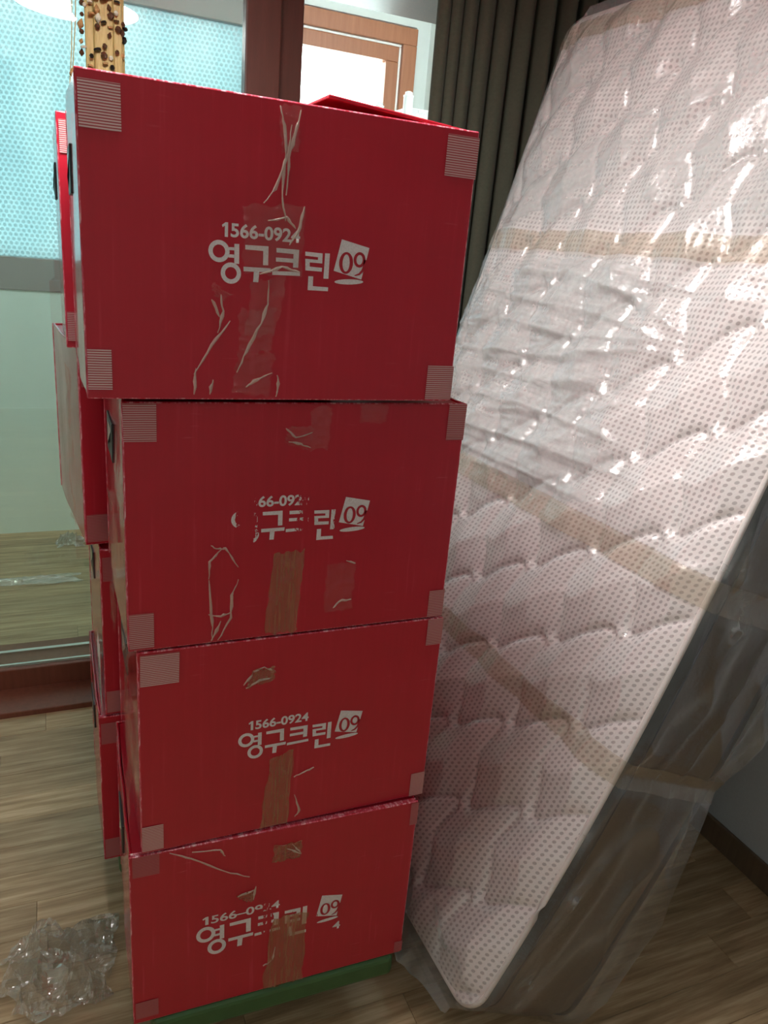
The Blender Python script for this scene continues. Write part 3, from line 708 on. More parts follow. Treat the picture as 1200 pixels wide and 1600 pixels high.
def sheet(name, root, x0, x1, y0, y1, z0, z1, bow=0.0, seed=0, axis='y'):
    """corrugated plastic sheet with soft edges, slightly bowed"""
    bm = bmesh.new(); add_box(bm, x0, x1, y0, y1, z0, z1, bevel=0.0018, seg=2)
    if axis == 'y':
        for f in bm.faces: f.material_index = 1 if f.calc_area() < 0.0012 else 0
    if bow:
        es = [e for e in bm.edges if e.calc_length() > 0.1]
        bmesh.ops.subdivide_edges(bm, edges=es, cuts=10, use_grid_fill=True)
        for v in bm.verts:
            if axis == 'y':
                fx = (v.co.x - x0) / (x1 - x0); fz = (v.co.z - z0) / (z1 - z0)
                v.co.y += -bow * math.sin(math.pi * min(max(fx, 0), 1)) * math.sin(math.pi * min(max(fz, 0), 1)) * (0.7 + 0.5 * mnoise.noise(Vector((fx * 3, fz * 3, seed))))
                v.co.z += 0.0014 * mnoise.noise(Vector((fx * 4, seed * 2.0, fz * 2)))
            else:
                fy = (v.co.y - y0) / (y1 - y0); fz = (v.co.z - z0) / (z1 - z0)
                v.co.x += -bow * math.sin(math.pi * min(max(fy, 0), 1)) * (0.6 + 0.8 * mnoise.noise(Vector((fy * 3, fz * 4, seed))))
    o = bm_obj(name, bm, M['red_side'] if axis == 'x' else M['red'], root, False)
    if axis == 'y': o.data.materials.append(M['red_edge'])
    return o

def corner_tape(root, x0, x1, z0, z1, amt, side=None, skew=0.0):
    """ribbed tape patch near a corner of the front sheet, wrapped a little round the side"""
    bm = bmesh.new(); y = -0.0011
    vs = [bm.verts.new(p) for p in ((x0 + skew, y, z0), (x1 + skew, y, z0), (x1, y, z1), (x0, y, z1))]
    bm.faces.new(vs)
    if side == 'right':
        e = [bm.verts.new(p) for p in ((BW + .0012, 0.0008, z0), (BW + .0012, 0.02, z0), (BW + .0012, 0.02, z1), (BW + .0012, 0.0008, z1))]
        bm.faces.new((vs[1], e[0], e[3], vs[2])); bm.faces.new(e)
    o = bm_obj('corner_tape', bm, M['corner_tape'], root)
    o.color = (amt, amt, amt, 1)
    return o

def make_box(label, loc, yaw, seed, lid_raise=0.0, w=BW, grips=(0, 1), scuffs=0.4):
    root = empty('moving_box', loc, yaw)
    tag(root, label, 'box', 'red moving boxes in two stacks')
    # inner body: floor, back and side walls made of the same sheet, open at the front sheet
    fp = sheet('front_panel', root, 0, w, 0, T_SHEET, 0, BH, 0.0, seed); fp.color = (scuffs, scuffs, scuffs, 1)
    sheet('fold_strip', root, 0.0025, w - 0.0025, T_SHEET + .0008, 2 * T_SHEET, 0.001, BH - 0.001, 0, seed)
    sheet('fold_strip', root, 0.0, w, 2 * T_SHEET + .0012, 3 * T_SHEET, 0.002, BH - .002, 0, seed)
    sheet('side_panel', root, 0.001, 0.001 + T_SHEET, 3 * T_SHEET + .0005, BD - T_SHEET, 0, BH, 0.004, seed + .5, axis='x')
    sheet('side_panel', root, w - 0.001 - T_SHEET, w - 0.001, 3 * T_SHEET + .0005, BD - T_SHEET, 0, BH, 0, seed + .7, axis='x')
    sheet('back_panel', root, 0, w, BD - T_SHEET, BD, 0, BH, 0)
    box_obj('bottom_panel', (T_SHEET + .0015, w - T_SHEET - .0015, 3 * T_SHEET + .0005, BD - T_SHEET - .0005, 0.0005, T_SHEET), M['red'], root)
    # two lid flaps meeting in the middle
    for side in (0, 1):
        L = w * (0.5 if side == 0 else 0.42)
        bm = bmesh.new(); add_box(bm, 0, L - 0.004, 0.006, BD - .006, -T_SHEET, 0, 0.0015)
        o = bm_obj('lid_flap', bm, M['red'], root)
        if side == 0:
            o.location = (0.0045, 0, BH - .0035)
        else:
            o.location = (w - 0.0045, 0, BH - (.0035 if not lid_raise else 0.0)); o.rotation_euler = (0, 0, math.pi); o.location.y = BD
            o.rotation_euler = (0, -lid_raise, math.pi)
    # black hand grip let into each side
    for side in grips:
        bm = bmesh.new(); yc = BD * 0.52; zc = BH * 0.74
        add_box(bm, -0.0038, 0.003, yc - .050, yc + .050, zc - .030, zc + .030, 0.0015)
        g = bm_obj('hand_grip', bm, M['black_plastic'], root)
        bm = bmesh.new()
        v = [bm.verts.new(p) for p in ((-0.0042, yc - .045, zc + .02), (-0.0062, yc - .005, zc - .008), (-0.0042, yc + .030, zc - .022), (-.0042, yc + .02, zc + .02))]
        bm.faces.new(v); bm_obj('grip_flap', bm, M['aluminium'], g)
        if side: g.location = (w, BD, 0); g.rotation_euler = (0, 0, math.pi); g.location = (w - 0.0, 2 * yc, 0)
    return root

LBL = {
 'b1': 'uppermost red plastic moving box of the front stack, lid flap slightly raised',
 'b2': 'second red moving box down the front stack, white lettering half worn away',
 'b3': 'third red moving box from the top of the front stack, lettering clean and complete',
 'b4': 'lowest red moving box of the front stack, scuffed, resting on a green dolly',
 'b5': 'uppermost red moving box of the rear stack, half hidden behind the front stack',
 'b6': 'second red moving box down the rear stack, turned with a bulging side',
 'b7': 'third red moving box from the top of the rear stack, torn label on its side',
 'b8': 'lowest red moving box of the rear stack, under the one with the torn label',
}
Z4, Z3, Z2, Z1 = 0.188, 0.556, 0.924, 1.2965
b1 = make_box(LBL['b1'], (0.037, 1.000, Z1), 0.0, 1, lid_raise=0.075)
b2 = make_box(LBL['b2'], (0.0785, 1.020, Z2), 0.0, 2, scuffs=0.65)
b3 = make_box(LBL['b3'], (0.0905, 1.020, Z3), 0.0, 3, w=0.499)
b4 = make_box(LBL['b4'], (0.0705, 1.020, Z4), math.radians(-1.5), 4, scuffs=1.0)
b5 = make_box(LBL['b5'], (0.0235, 1.425, 1.2985), 0.0, 5)
b6 = make_box(LBL['b6'], (0.040, 1.432, Z2 + .006), math.radians(5.5), 6, grips=(1,))
b7 = make_box(LBL['b7'], (0.063, 1.428, 0.5545), math.radians(1.0), 7)
b8 = make_box(LBL['b8'], (0.0485, 1.428, 0.186), 0.0, 8)

CT = {  # x0, x1, z0, z1 in each box's own frame, rib strength, wrap, skew
 'b1': [(0.003, 0.048, 0.305, 0.354, 1.0, None, 0), (0.459, 0.5065, 0.306, 0.357, 0.75, 'right', 0), (0.002, 0.030, 0.012, 0.061, 0.95, None, 0), (0.464, 0.5065, 0.003, 0.052, 0.75, 'right', 0)],
 'b2': [(0.001, 0.0430, 0.312, 0.363, 0.62, None, 0), (0.476, 0.5065, 0.307, 0.364, 0.5, 'right', 0), (0.002, 0.036, 0.004, 0.060, 0.6, None, 0), (0.478, 0.5065, 0.001, 0.050, 0.55, 'right', 0)],
 'b3': [(0.004, 0.0600, 0.308, 0.360, 0.85, None, -0.001), (0.470, 0.4990, 0.315, 0.364, 0.55, None, 0), (0.001, 0.034, 0.004, 0.053, 0.9, None, 0), (0.471, 0.4985, 0.001, 0.051, 0.7, None, 0)],
 'b4': [(0.005, 0.047, 0.324, 0.365, 0.2, None, 0), (0.492, 0.507, 0.314, 0.363, 0.3, 'right', 0), (0.004, 0.042, 0.012, 0.050, 0.25, None, 0), (0.490, 0.507, 0.004, 0.030, 0.2, 'right', 0)],
 'b5': [(0.004, 0.048, 0.305, 0.354, 0.8, None, 0), (0.003, 0.046, 0.012, 0.060, 0.6, None, 0)],
 'b6': [(0.004, 0.048, 0.300, 0.350, 0.3, None, 0), (0.003, 0.046, 0.006, 0.060, 0.4, None, 0)],
 'b7': [(0.004, 0.048, 0.300, 0.350, 0.3, None, 0), (0.003, 0.046, 0.006, 0.055, 0.5, None, 0)],
 'b8': [(0.004, 0.048, 0.300, 0.350, 0.3, None, 0), (0.003, 0.046, 0.006, 0.055, 0.4, None, 0)],
}
BOX = dict(b1=b1, b2=b2, b3=b3, b4=b4, b5=b5, b6=b6, b7=b7, b8=b8)
for k, rows in CT.items():
    for r in rows: corner_tape(BOX[k], *r)
add_print(b1, M['print_b1'])
add_print(b2, M['print_b2'], -0.0020, 0.0085)
add_print(b3, M['print_b3'], 0.0045, -0.0018)
add_print(b4, M['print_b4'], wide=True)
for k, d in WEAR_STRIPS.items():
    for i, q in enumerate(d['tapes']):
        clear = k in ('b1', 'b2') and not (k == 'b2' and i == 1)
        o = tape_strip(BOX[k], q, int(k[1]) * 11 + i, mat='clear_tape' if clear else 'packing_tape')
    for i, c in enumerate(d['creases']): crease(BOX[k], c, i * 7 + int(k[1]))
# wisps of torn tape hanging off the left flank of the front boxes
for bx, y0, z0, z1 in ((b2, .05, .0, .22), (b3, .02, .05, .36), (b6, .02, .03, .33)):
    nz, nx = 30, 8; S, Z = np.meshgrid(np.linspace(0, 1, nx), np.linspace(0, 1, nz))
    P = np.stack([-0.006 - 0.010 * ridge(S * 2, Z * 5, int(z1 * 100), 2), y0 + S * 0.06 + .012 * vnoise(S * 0, Z * 6, 5), z0 + (z1 - z0) * Z], -1)
    link('torn_tape', grid_mesh('torn_tape', P), M['clear_tape'], bx)
# torn label with black print on the flank of the third rear box
bm = bmesh.new()
yy = [(-0.0005, .0), (.085, .02), (.075, .07), (.085, .115), (.05, .17), (.02, .15), (-.0, .16)]
bm.faces.new([bm.verts.new((-0.0062, 0.004 + a, 0.004 + b)) for a, b in yy])
lab = bm_obj('torn_label', bm, M['label_white'], b7)
bm = bmesh.new(); rr = random.Random(3)
for rowy in (0.012, 0.045):
    z = 0.012
    while z < 0.095:
        hgt = rr.uniform(0.005, 0.009)
        for (a0, a1, b0, b1_) in ((0, .022, 0, .3), (0, .022, .7, 1.0), (.004, .012, .3, .7)):
            bm.faces.new([bm.verts.new((-0.0068, 0.004 + rowy + a, 0.004 + z + b * hgt)) for a, b in ((a0, b0), (a1, b0), (a1, b1_), (a0, b1_))])
        z += hgt + 0.003
bm_obj('label_print', bm, M['ink'], lab)

# ------------------------------------------------------------------ green dollies under the stacks
def make_dolly(loc, yaw, label, x0, x1, y1):
    d = empty('dolly', loc, yaw); tag(d, label, 'dolly', 'green dollies under the box stacks')
    bm = bmesh.new(); add_box(bm, x0, x1, -0.004, y1, 0.134, 0.186, 0.012, 3); bm_obj('platform', bm, M['dolly_green'], d)
    for (cx, cy) in ((x0 + .11, .20), (x1 - .16, .20), (x0 + .09, y1 - .09), (x1 - .09, y1 - .09)):
        ca = empty('caster', (cx, cy, 0), 0.4, d)
        bm = bmesh.new(); add_box(bm, -.03, .03, -.03, .03, .126, .133, .002); add_box(bm, -.020, -.016, -.022, .022, .05, .127); add_box(bm, .016, .020, -.022, .022, .05, .127); bm_obj('fork', bm, M['steel'], ca)
        bm = bmesh.new(); add_lathe(bm, [(.02, -.014), (.05, -.014), (.052, -.008), (.052, .008), (.05, .014), (.02, .014)], 20)
        wv = bm_obj('wheel', bm, M['rubber'], ca); wv.rotation_euler = (0, math.pi / 2, 0); wv.location = (0, 0, .052)
    return d
make_dolly((0.0705, 1.02, 0), math.radians(-1.5), 'green plastic dolly carrying the front stack of red boxes', 0.03, 0.492, 0.37)
make_dolly((0.0485, 1.428, 0), 0.0, 'green plastic dolly hidden low behind, carrying the rear stack of red boxes', 0.03, 0.48, 0.37)

# ------------------------------------------------------------------ mattress leaning on the right wall, wrapped in film
MW, ML, MT = 1.10, 2.10, 0.283                       # width, length, thickness
PHI = math.radians(-2.1)
TH0, TH1, TH2 = math.radians(60.2), math.radians(73.6), math.radians(20.5)
MP = np.array([0.6633, 0.8642, 0.143])               # near lower corner of the quilted face
HV = np.array([math.cos(PHI), -math.sin(PHI), 0.0]); WV = np.array([math.sin(PHI), math.cos(PHI), 0.0]); ZV = np.array([0, 0, 1.0])
_s = np.linspace(0, 1, 801); _th = TH0 + (TH1 - TH0) * _s + TH2 * _s * (1 - _s)
_cx = np.concatenate([[0], np.cumsum((np.cos(_th[1:]) + np.cos(_th[:-1])) / 2)]) * ML / 800
_cz = np.concatenate([[0], np.cumsum((np.sin(_th[1:]) + np.sin(_th[:-1])) / 2)]) * ML / 800
def surf(u, v, h):
    """u across (0 = near long edge), v along (0 = floor end), h out of the quilted face"""
    u, v, h = np.broadcast_arrays(np.asarray(u, float), np.asarray(v, float), np.asarray(h, float))
    vc = np.clip(v, 0, ML); s = vc / ML; th = np.interp(s, _s, _th); ex = v - vc
    x = np.interp(s, _s, _cx) + ex * np.cos(th) - h * np.sin(th); z = np.interp(s, _s, _cz) + ex * np.sin(th) + h * np.cos(th)
    return MP + x[..., None] * HV + u[..., None] * WV + z[..., None] * ZV
RC = 0.055
def inset(v):
    d = np.minimum(np.clip(v, 0, RC), np.clip(ML - v, 0, RC))
    return RC - np.sqrt(np.maximum(RC ** 2 - (RC - d) ** 2, 0))

DU, DV = 0.155, 0.205
def quilt_h(u, v):
    k = (u - 0.136) / DU
    base = 0.774 - 0.63 * (u - 0.136)
    q = (v - base) / DV
    seam = 0.0125 * np.sin(2 * np.pi * k) + 0.003 * np.sin(4 * np.pi * k + .5)
    dv = (v - base - seam) / DV; dv = (dv - np.round(dv)) * DV
    kk = k + 0.085 * np.sin(2 * np.pi * q + 0.6)
    du = (kk - np.round(kk)) * DU
    # the stitched lines never cross: at each node they swap over and leave a short bridge
    open_ = 0.00016 * np.exp(-(dv ** 2 + du ** 2) / 0.045 ** 2)
    dist = np.abs(du * dv + open_) / np.sqrt(du ** 2 + dv ** 2 + 1e-5)
    row = (0.45 * np.exp(-dist / 0.006) + 0.55 * np.exp(-dist / 0.024)) * np.clip(1.2 - np.abs(dv) / 0.11, 0.62, 1)
    dome = (1 - (np.clip(np.abs(dv) / (DV / 2), 0, 1)) ** 2.0) ; domu = 1 - np.clip(np.abs(du) / (DU / 2), 0, 1) ** 2
    edge = np.clip(np.minimum(np.minimum(u, MW - u), np.minimum(v, ML - v)) / 0.05, 0, 1)
    h = 0.019 * (1 - row) + 0.010 * (1 - dome) + 0.011 * (1 - domu)
    h = h + 0.0022 * (vnoise(u * 18, v * 18, 2) - .5) - 0.0022 * ridge(u * 26 + 4 * v, v * 13, 6, 6) * np.exp(-(np.abs(dv) / .03))
    return h * 0.85 * (0.25 + 0.75 * np.sqrt(edge))

mat_root = empty('mattress', (float(MP[0]), float(MP[1]), 0.0))
tag(mat_root, 'white quilted mattress wrapped in clear plastic, leaning on the wall beside the boxes', 'mattress')
def into(o):
    o.parent = mat_root; o.matrix_parent_inverse = Matrix.Translation(mat_root.location).inverted(); return o

nu, nv = 240, 440
S, V = np.meshgrid(np.linspace(0, 1, nu), np.linspace(0.002, ML - .002, nv))
ins = inset(V); U = ins + (MW - 2 * ins) * S
Hq = quilt_h(U, V)
face = into(link('quilted_panel', grid_mesh('quilted_panel', surf(U, V, Hq), np.stack([U, V], -1)), M['quilt']))

# outline path of the slab, with rounded corners
def outline(n_long=90, n_short=50, n_c=8):
    pts = []
    for (cu, cv, a0) in ((RC, RC, 180), (MW - RC, RC, 270), (MW - RC, ML - RC, 0), (RC, ML - RC, 90)):
        for i in range(n_c + 1):
            a = math.radians(a0 + 90 * i / n_c); pts.append((cu + RC * math.cos(a), cv + RC * math.sin(a)))
    out = []
    for i, p in enumerate(pts):
        q = pts[(i + 1) % len(pts)]; L = math.dist(p, q); n = max(1, int(L / 0.03))
        for k in range(n): out.append((p[0] + (q[0] - p[0]) * k / n, p[1] + (q[1] - p[1]) * k / n))
    return np.array(out)
OL = outline()
def band(name, h0, h1, bulge, mat, n=8, off=0.0):
    t = np.linspace(0, 1, n); H = h0 + (h1 - h0) * t
    cen = np.array([MW / 2, ML / 2])
    nrm = OL - np.clip(OL, RC, np.array([MW - RC, ML - RC])); ln = np.linalg.norm(nrm, axis=1, keepdims=True)
    nrm = np.where(ln > 1e-6, nrm / np.maximum(ln, 1e-6), 0)
    P = []
    for hh, tt in zip(H, t):
        o2 = OL + nrm * (off + bulge * math.sin(math.pi * tt))
        P.append(surf(o2[:, 0], o2[:, 1], np.full(len(o2), hh)))
    return into(link(name, grid_mesh(name, np.stack(P), close_u=True), mat))
band('border_band', 0.001, -0.045, 0.004, M['border_cloth'])
band('side_panel', -0.045, -MT + .02, 0.010, M['side_cloth'], 10)
band('border_band', -MT + .02, -MT, 0.003, M['border_cloth'])
bm = bmesh.new(); pp = surf(OL[:, 0], OL[:, 1], np.full(len(OL), 0.001)); add_tube(bm, [tuple(p) for p in np.vstack([pp, pp[:1]])], 0.0062, 8, cap=False)
into(bm_obj('piping', bm, M['piping'], None, True))
bm = bmesh.new(); pp = surf(OL[:, 0], OL[:, 1], np.full(len(OL), -0.045)); add_tube(bm, [tuple(p) for p in np.vstack([pp, pp[:1]])], 0.0022, 6, cap=False)
into(bm_obj('seam', bm, M['border_cloth'], None, True))
S, V = np.meshgrid(np.linspace(0, 1, 20), np.linspace(0.001, ML - .001, 60)); ins = inset(V); U = ins + (MW - 2 * ins) * S
into(link('base_panel', grid_mesh('base_panel', surf(U, V, np.full_like(U, -MT))), M['side_cloth']))

# the film: a sleeve round the slab, drawn in by four bands of tape
BANDS = [0.56, 0.92, 1.515, 2.054]
def band_d(v): return np.min(np.stack([np.abs(v - b) for b in BANDS]), 0)
def slack(v):
    """0 at the bands, 1 midway between them"""
    e = [-0.06] + BANDS + [ML + .1]; out = np.zeros_like(v)
    for a, b in zip(e, e[1:]):
        mk = (v >= a) & (v < b); out = np.where(mk, np.sin(np.pi * np.clip((v - a) / (b - a), 0, 1)), out)
    return out
# long folds of the film: height, whiteness (milky film and painted glint), course over the face (u, v)
FOLDS = [
    (0.01, 1.0, [(0.995, 1.095), (0.645, 1.115), (0.365, 1.11), (0.275, 1.09)]),
    (0.011, 1.0, [(0.92, 1.015), (0.565, 1.04), (0.25, 1.045), (0.055, 0.995)]),
    (0.009, 1.0, [(0.895, 0.965), (0.655, 0.97), (0.34, 0.97), (0.105, 0.94)]),
    (0.009, 0.9, [(1.075, 1.205), (0.675, 1.24), (0.395, 1.295), (0.24, 1.31)]),
    (0.008, 0.9, [(1.09, 1.275), (0.885, 1.31), (0.61, 1.295), (0.275, 1.33)]),
    (0.008, 0.8, [(1.06, 1.385), (0.775, 1.36), (0.51, 1.355), (0.3, 1.315)]),
    (0.008, 0.9, [(0.99, 1.425), (0.7, 1.445), (0.46, 1.405), (0.28, 1.34)]),
    (0.006, 0.7, [(0.845, 1.475), (0.58, 1.435), (0.365, 1.37), (0.27, 1.34)]),
    (0.006, 0.5, [(0.72, 1.475), (0.46, 1.445), (0.26, 1.42), (0.145, 1.42)]),
    (0.007, 0.8, [(1.1, 1.54), (0.965, 1.665), (0.76, 1.75), (0.52, 1.85)]),
    (0.007, 0.8, [(1.065, 1.535), (0.82, 1.645), (0.6, 1.765), (0.37, 1.865)]),
    (0.006, 0.6, [(0.945, 1.54), (0.69, 1.625), (0.44, 1.7), (0.325, 1.775)]),
    (0.006, 0.8, [(1.105, 1.575), (1.095, 1.825), (1.005, 2.045)]),
    (0.006, 0.7, [(1.075, 1.6), (1.005, 1.865), (0.9, 2.025)]),
    (0.006, 0.5, [(0.805, 1.535), (0.565, 1.595), (0.36, 1.705)]),
    (0.005, 0.5, [(0.83, 1.83), (0.745, 1.91), (0.695, 2.04)]),
    (0.005, 0.4, [(0.495, 1.5), (0.325, 1.48), (0.165, 1.465)]),
    (0.006, 0.7, [(0.53, 0.91), (0.555, 0.795), (0.51, 0.575)]),
    (0.005, 0.7, [(0.49, 0.91), (0.505, 0.73), (0.52, 0.55)]),
    (0.005, 0.5, [(0.475, 0.905), (0.345, 0.88), (0.21, 0.86)]),
    (0.005, 0.5, [(0.825, 0.895), (0.645, 0.845), (0.645, 0.725)]),
    (0.005, 0.5, [(0.31, 0.575), (0.2, 0.665), (0.12, 0.72)]),
    (0.004, 0.5, [(0.295, 0.56), (0.13, 0.655), (0.055, 0.685)]),
    (0.005, 0.4, [(0.655, 0.665), (0.62, 0.715), (0.58, 0.87)]),
    (0.006, 0.6, [(0.34, 0.97), (0.115, 0.96), (0.0, 0.92)]),
    (0.005, 0.5, [(0.235, 1.14), (0.11, 1.115), (0.005, 1.075)]),
    (0.004, 0.6, [(0.27, 0.465), (0.21, 0.365), (0.175, 0.3)]),
    (0.005, 0.6, [(0.285, 0.02), (0.145, 0.005), (0.005, 0.005)]),
    (0.005, 0.6, [(0.325, 0.035), (0.2, 0.015), (0.06, 0.01)]),
    (0.004, 0.5, [(0.82, 0.93), (0.49, 0.965), (0.2, 0.935)]),
    (0.006, 0.8, [(0.96, 1.165), (0.615, 1.185), (0.355, 1.225)]),
    (0.006, 0.8, [(0.815, 1.075), (0.505, 1.13), (0.315, 1.19)]),
    (0.005, 0.6, [(0.525, 1.05), (0.31, 1.08), (0.16, 1.07)]),
    (0.005, 0.6, [(0.82, 1.215), (0.595, 1.275), (0.395, 1.325)]),
]

def fold_field(u, v):
    """height of the folds, signed distance and course of the nearest one"""
    h = np.zeros_like(u); mk = np.zeros_like(u); best = np.full_like(u, 9.0); sd = np.zeros_like(u); al = np.zeros_like(u)
    for i, (A, mw, pts) in enumerate(FOLDS):
        L0 = 0.0; dm = np.full_like(u, 9.0); ds = np.zeros_like(u); s_ = np.zeros_like(u)
        tot = sum(math.dist(a, b) for a, b in zip(pts, pts[1:]))
        for a, b in zip(pts, pts[1:]):
            dx, dy = b[0] - a[0], b[1] - a[1]; L = math.hypot(dx, dy) + 1e-9
            t_ = np.clip(((u - a[0]) * dx + (v - a[1]) * dy) / L ** 2, 0, 1)
            ex, ey = u - a[0] - t_ * dx, v - a[1] - t_ * dy; dd = np.hypot(ex, ey)
            sg = np.sign(dx * ey - dy * ex); cl = dd < dm
            dm = np.where(cl, dd, dm); ds = np.where(cl, sg * dd, ds); s_ = np.where(cl, (L0 + t_ * L) / tot, s_); L0 += L
        w = 0.006 + 0.016 * np.sin(np.pi * np.clip(s_ * .9 + .05, 0, 1)) + 0.004 * vnoise(s_ * 9, s_ * 0 + i, i)
        prof = np.exp(-np.abs(ds + 0.004 * (vnoise(s_ * 14, s_ * 0, i + 3) - .5)) / (w * np.where(ds > 0, 0.45, 1.1)))
        env = np.sin(np.pi * np.clip(s_ * .92 + .04, 0, 1)) ** 0.6
        h = np.maximum(h, A * prof * env)
        mk = np.maximum(mk, mw * env * np.exp(-np.maximum(ds, -ds * 0.45) / w) * (0.35 + 0.9 * vnoise(s_ * 12, ds * 60, i + 5)))
        cl = dm < best; best = np.where(cl, dm, best); sd = np.where(cl, ds, sd); al = np.where(cl, s_ * tot + i * 3.1, al)
    return h, mk, best, sd, al
def crinkle(u, v):
    wu = u + 0.03 * vnoise(u * 9, v * 9, 51); wv = v + 0.03 * vnoise(u * 9, v * 9, 52)
    return 0.5 * ridge(wu * 24, wv * 30, 40, 4) + 0.3 * ridge(wu * 52 + wv * 20, wv * 48, 41, 3)
def milk_glare_face(u, v, mid, up, mk):  # the film's own haze, with window glare whitened into the middle zone
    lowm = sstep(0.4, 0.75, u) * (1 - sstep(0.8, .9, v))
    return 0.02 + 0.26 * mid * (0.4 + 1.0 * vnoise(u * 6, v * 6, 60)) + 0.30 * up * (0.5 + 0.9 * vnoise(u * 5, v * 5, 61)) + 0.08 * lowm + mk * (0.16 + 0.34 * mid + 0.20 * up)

# sleeve cross-section parameter: near side, face, far side, back
N_N, N_F, N_S, N_B = 90, 380, 24, 16
sec = []   # (u offset outward handled below)
secU, secH, secN = [], [], []   # base u, base h, outward normal (u, h)
for t_ in np.linspace(0, 1, N_N, endpoint=False): secU.append(0.0); secH.append(-MT + (MT) * t_); secN.append((-1, 0))
for a in np.linspace(0, 90, 7, endpoint=False): secU.append(0); secH.append(0); secN.append((-math.cos(math.radians(a)), math.sin(math.radians(a))))
for t_ in np.linspace(0, 1, N_F): secU.append(MW * t_); secH.append(0.0); secN.append((0, 1))
for a in np.linspace(90, 0, 7)[1:]: secU.append(MW); secH.append(0); secN.append((math.cos(math.radians(a)), math.sin(math.radians(a))))
for t_ in np.linspace(0, 1, N_S)[1:]: secU.append(MW); secH.append(-MT * t_); secN.append((1, 0))
for t_ in np.linspace(0, 1, N_B)[1:-1]: secU.append(MW * (1 - t_)); secH.append(-MT); secN.append((0, -1))
secU, secH, secN = np.array(secU), np.array(secH), np.array(secN)
nvv = 560
vv = np.concatenate([np.linspace(-0.022, 0.0, 12, endpoint=False), np.linspace(0.0, ML + 0.03, nvv - 12)])
V, _ = np.meshgrid(vv, secU, indexing='ij'); U0 = np.broadcast_to(secU, V.shape); H0 = np.broadcast_to(secH, V.shape)
ins = inset(np.clip(V, 0, ML)); fr = U0 / MW; Ub = ins + (MW - 2 * ins) * fr
NU, NH = np.broadcast_to(secN[:, 0], V.shape), np.broadcast_to(secN[:, 1], V.shape)
isface = NH > 0.99; isnear = NU < -0.99
Vq = np.clip(V, 0.0, ML)
# smoothed quilt relief for the film to lie on
Q = quilt_h(Ub, Vq)
Qs = Q.copy()
for _i in range(3): Qs = (np.roll(Qs, 1, 0) + np.roll(Qs, -1, 0) + np.roll(Qs, 1, 1) + np.roll(Qs, -1, 1) + Qs) / 5
lift = np.where(isface, np.maximum(Qs, Q) + 0.0035, 0.008)
edge_soft = np.clip(np.minimum(Ub, MW - Ub) / 0.05, 0, 1)
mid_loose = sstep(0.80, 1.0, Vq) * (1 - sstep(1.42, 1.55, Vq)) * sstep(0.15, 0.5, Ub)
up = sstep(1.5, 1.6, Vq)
fh, fmk, fbest, fsd, fal = fold_field(Ub, Vq)
cr = crinkle(Ub, Vq)
ga = np.exp(-band_d(Vq) / 0.06) * (0.4 + 0.6 * np.clip(Ub * 1.4, 0, 1))
gather = 0.0040 * ga * ridge(Ub * 40 + 2 * vnoise(Ub * 5, Vq * 6, 4), Vq * 2.5, 7, 2.5)
along = ridge(fsd * 55, fal * 5, 43, 2.5) * np.exp(-fbest / 0.06)       # fine pleats running with the folds
loose = 0.25 + 0.75 * mid_loose + 0.35 * up
off_face = lift + fh * (0.55 + 0.6 * mid_loose) + gather + (0.0030 * along + 0.0036 * cr) * loose * (0.25 + 0.9 * mid_loose + 0.2 * up) + 0.008 * mid_loose * vnoise(Ub * 5, Vq * 5, 70)
# near flank: gathers running along v from each band, slack bulging out at the back edge
hN = np.clip(-H0 / MT, 0, 1); dB = band_d(V)
off_near = 0.010 + slack(V) * (0.006 + 0.030 * hN ** 2) + 0.022 * np.exp(-dB / 0.16) * sstep(0, .05, dB) * ridge(H0 * 26 + 1.5 * vnoise(V * 5, H0 * 9, 72), V * 2.0, 71, 2.5) + 0.012 * slack(V) * ridge(H0 * 9 + V * 4, V * 5 - H0 * 6, 73, 3)
PUCK = np.zeros_like(V)
for pv, ph in ((0.29, -0.035), (0.10, -0.055), (0.88, -0.065)):
    PUCK = np.maximum(PUCK, np.exp(-(((V - pv) / 0.035) ** 2 + ((H0 - ph) / 0.022) ** 2)))
off_near = off_near + 0.010 * PUCK * ridge(H0 * 60 + V * 20, V * 40, 90, 2)
off = np.where(isface, off_face, np.where(isnear, off_near, 0.012))
corner = (~isface) & (~isnear) & (Ub < 0.2) & (NH > 0)
off = np.where(corner, 0.010, off)
endt = np.minimum(sstep(-0.022, 0.01, V), 1 - sstep(ML + .0, ML + .03, V))
off = off * (0.5 + 0.5 * endt)
PU_ = Ub + NU * off; PH_ = H0 + NH * off
# crinkle pulled along v in the flank
tail = (1 - sstep(-0.022, 0.03, V)) * np.where(isface | corner, 1.0, 0.3)       # loose hem hanging over the lower end
bulge = 0.012 + 0.032 * np.exp(-((Ub - 0.24) / 0.14) ** 2) + 0.008 * ridge(Ub * 16, V * 0 + 1, 81, 2)
Pf = surf(PU_, V - tail * bulge, PH_ + tail * np.where(isface, 0.006 + 0.012 * ridge(Ub * 22 + V * 6, V * 8, 82, 2.5), 0))
Pf[..., 2] = np.maximum(Pf[..., 2], 0.002)
Pf[..., 0] = np.minimum(Pf[..., 0], XR - 0.004)
milk_glare = np.where(isface, milk_glare_face(Ub, Vq, mid_loose, up, fmk) + 0.12 * along * mid_loose + 0.10 * cr * mid_loose + 18 * gather + (1 - sstep(0.0, 0.13, V - 0.25 * (Ub - .1))) * (0.06 + 0.50 * ridge(Ub * 10 - V * 16, Ub * 5 + V * 4, 83, 3)), 0.03 + 0.30 * ridge(H0 * 26 + V * 3, V * 4, 75, 4) + 0.12 * np.exp(-dB / .04) + 0.45 * PUCK * ridge(H0 * 60 + V * 20, V * 40, 90, 2))  # milky film plus painted glare and glints, hem streaks and puckers included
milk_glare = np.clip(milk_glare, 0.015, 0.8)
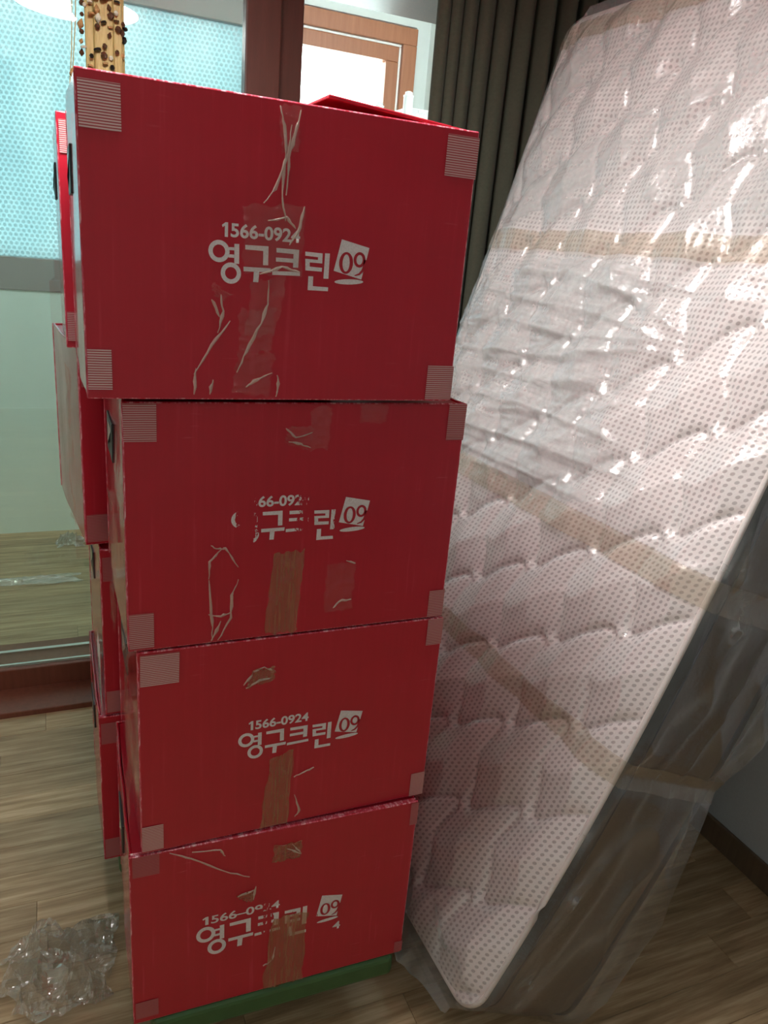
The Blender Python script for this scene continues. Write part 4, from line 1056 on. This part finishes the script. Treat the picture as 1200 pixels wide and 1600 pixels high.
film = into(link('plastic_wrap', grid_mesh('plastic_wrap', Pf, None, {'milk_glare': milk_glare}, close_u=True), M['film']))
# closed ends of the sleeve
for row, nm in ((0, 'plastic_wrap_end'), (-1, 'plastic_wrap_end')):
    ring = Pf[row]; cen = ring.mean(0)
    E = np.stack([ring, cen + (ring - cen) * 0.55, cen + (ring - cen) * 0.05])
    E[..., 2] = np.maximum(E[..., 2], 0.002)
    into(link(nm, grid_mesh(nm, E, None, {'milk_glare': np.full(E.shape[:2], 0.3)}, close_u=True), M['film']))

# tape bands round the sleeve
for ib, vb in enumerate(BANDS):
    wdt = (0.05, 0.055, 0.052, 0.055)[ib]
    rows = []
    vr = np.linspace(vb - wdt / 2, vb + wdt / 2, 12)
    for v1 in vr:
        j = np.clip(np.searchsorted(vv, v1), 1, nvv - 1); f = (v1 - vv[j - 1]) / (vv[j] - vv[j - 1])
        o_ = off[j - 1] * (1 - f) + off[j] * f
        ub = Ub[j]; k = 1 + 0.0 * ub
        rows.append(surf(ub + NU[j] * (o_ + .0022), np.full_like(ub, v1 + 0.0), H0[j] + NH[j] * (o_ + .0022)))
    Pt = np.stack(rows); Pt[..., 0] = np.minimum(Pt[..., 0], XR - 0.003); Pt[..., 2] = np.maximum(Pt[..., 2], 0.003)
    into(link('wrap_tape', grid_mesh('wrap_tape', Pt, None, None, close_u=True), M['wrap_tape']))

# ------------------------------------------------------------------ crumpled film on the floors
def crumple(name, loc, sx, sy, hz, seed, label, n=46):
    S, Tt = np.meshgrid(np.linspace(-1, 1, n), np.linspace(-1, 1, n))
    r = np.sqrt(S ** 2 + Tt ** 2); a = np.arctan2(Tt, S)
    k = 0.72 + 0.5 * vnoise(np.cos(a) * 2 + 5, np.sin(a) * 2 + 5, seed)
    X = S * sx * k + 0.25 * sx * (vnoise(S * 3, Tt * 3, seed + 1) - .5); Y = Tt * sy * k + 0.25 * sy * (vnoise(S * 3, Tt * 3, seed + 2) - .5)
    Z = hz * (0.55 * ridge(S * 2.2, Tt * 2.2, seed + 3, 1.6) + 0.5 * ridge(S * 4.5 + Tt, Tt * 4.5, seed + 4, 2.2) + 0.22 * ridge(S * 9, Tt * 9, seed + 5, 2)) * np.clip(1.25 - r * 0.75, 0.08, 1)
    Z = Z - Z.min() + 0.0015
    o = link(name, grid_mesh(name, np.stack([X, Y, Z], -1)), M['trash_film'])
    me = o.data; me.polygons.foreach_set('use_smooth', np.zeros(len(me.polygons), dtype=bool))
    o.location = loc; tag(o, label, 'plastic film', 'scraps of clear film lying on the floors')
    return o
crumple('film_scrap', (-0.055, 1.335, 0.0), 0.125, 0.105, 0.075, 21, 'large crumpled piece of clear plastic film on the floor left of the boxes')
crumple('film_scrap', (0.035, 3.80, 0.0), 0.07, 0.06, 0.06, 25, 'small crumpled film scrap by the low balcony wall behind the glass', 26)
o = crumple('film_scrap', (-0.14, 3.38, 0.0), 0.20, 0.05, 0.02, 28, 'flat strip of film lying mid balcony floor behind the glass', 30)
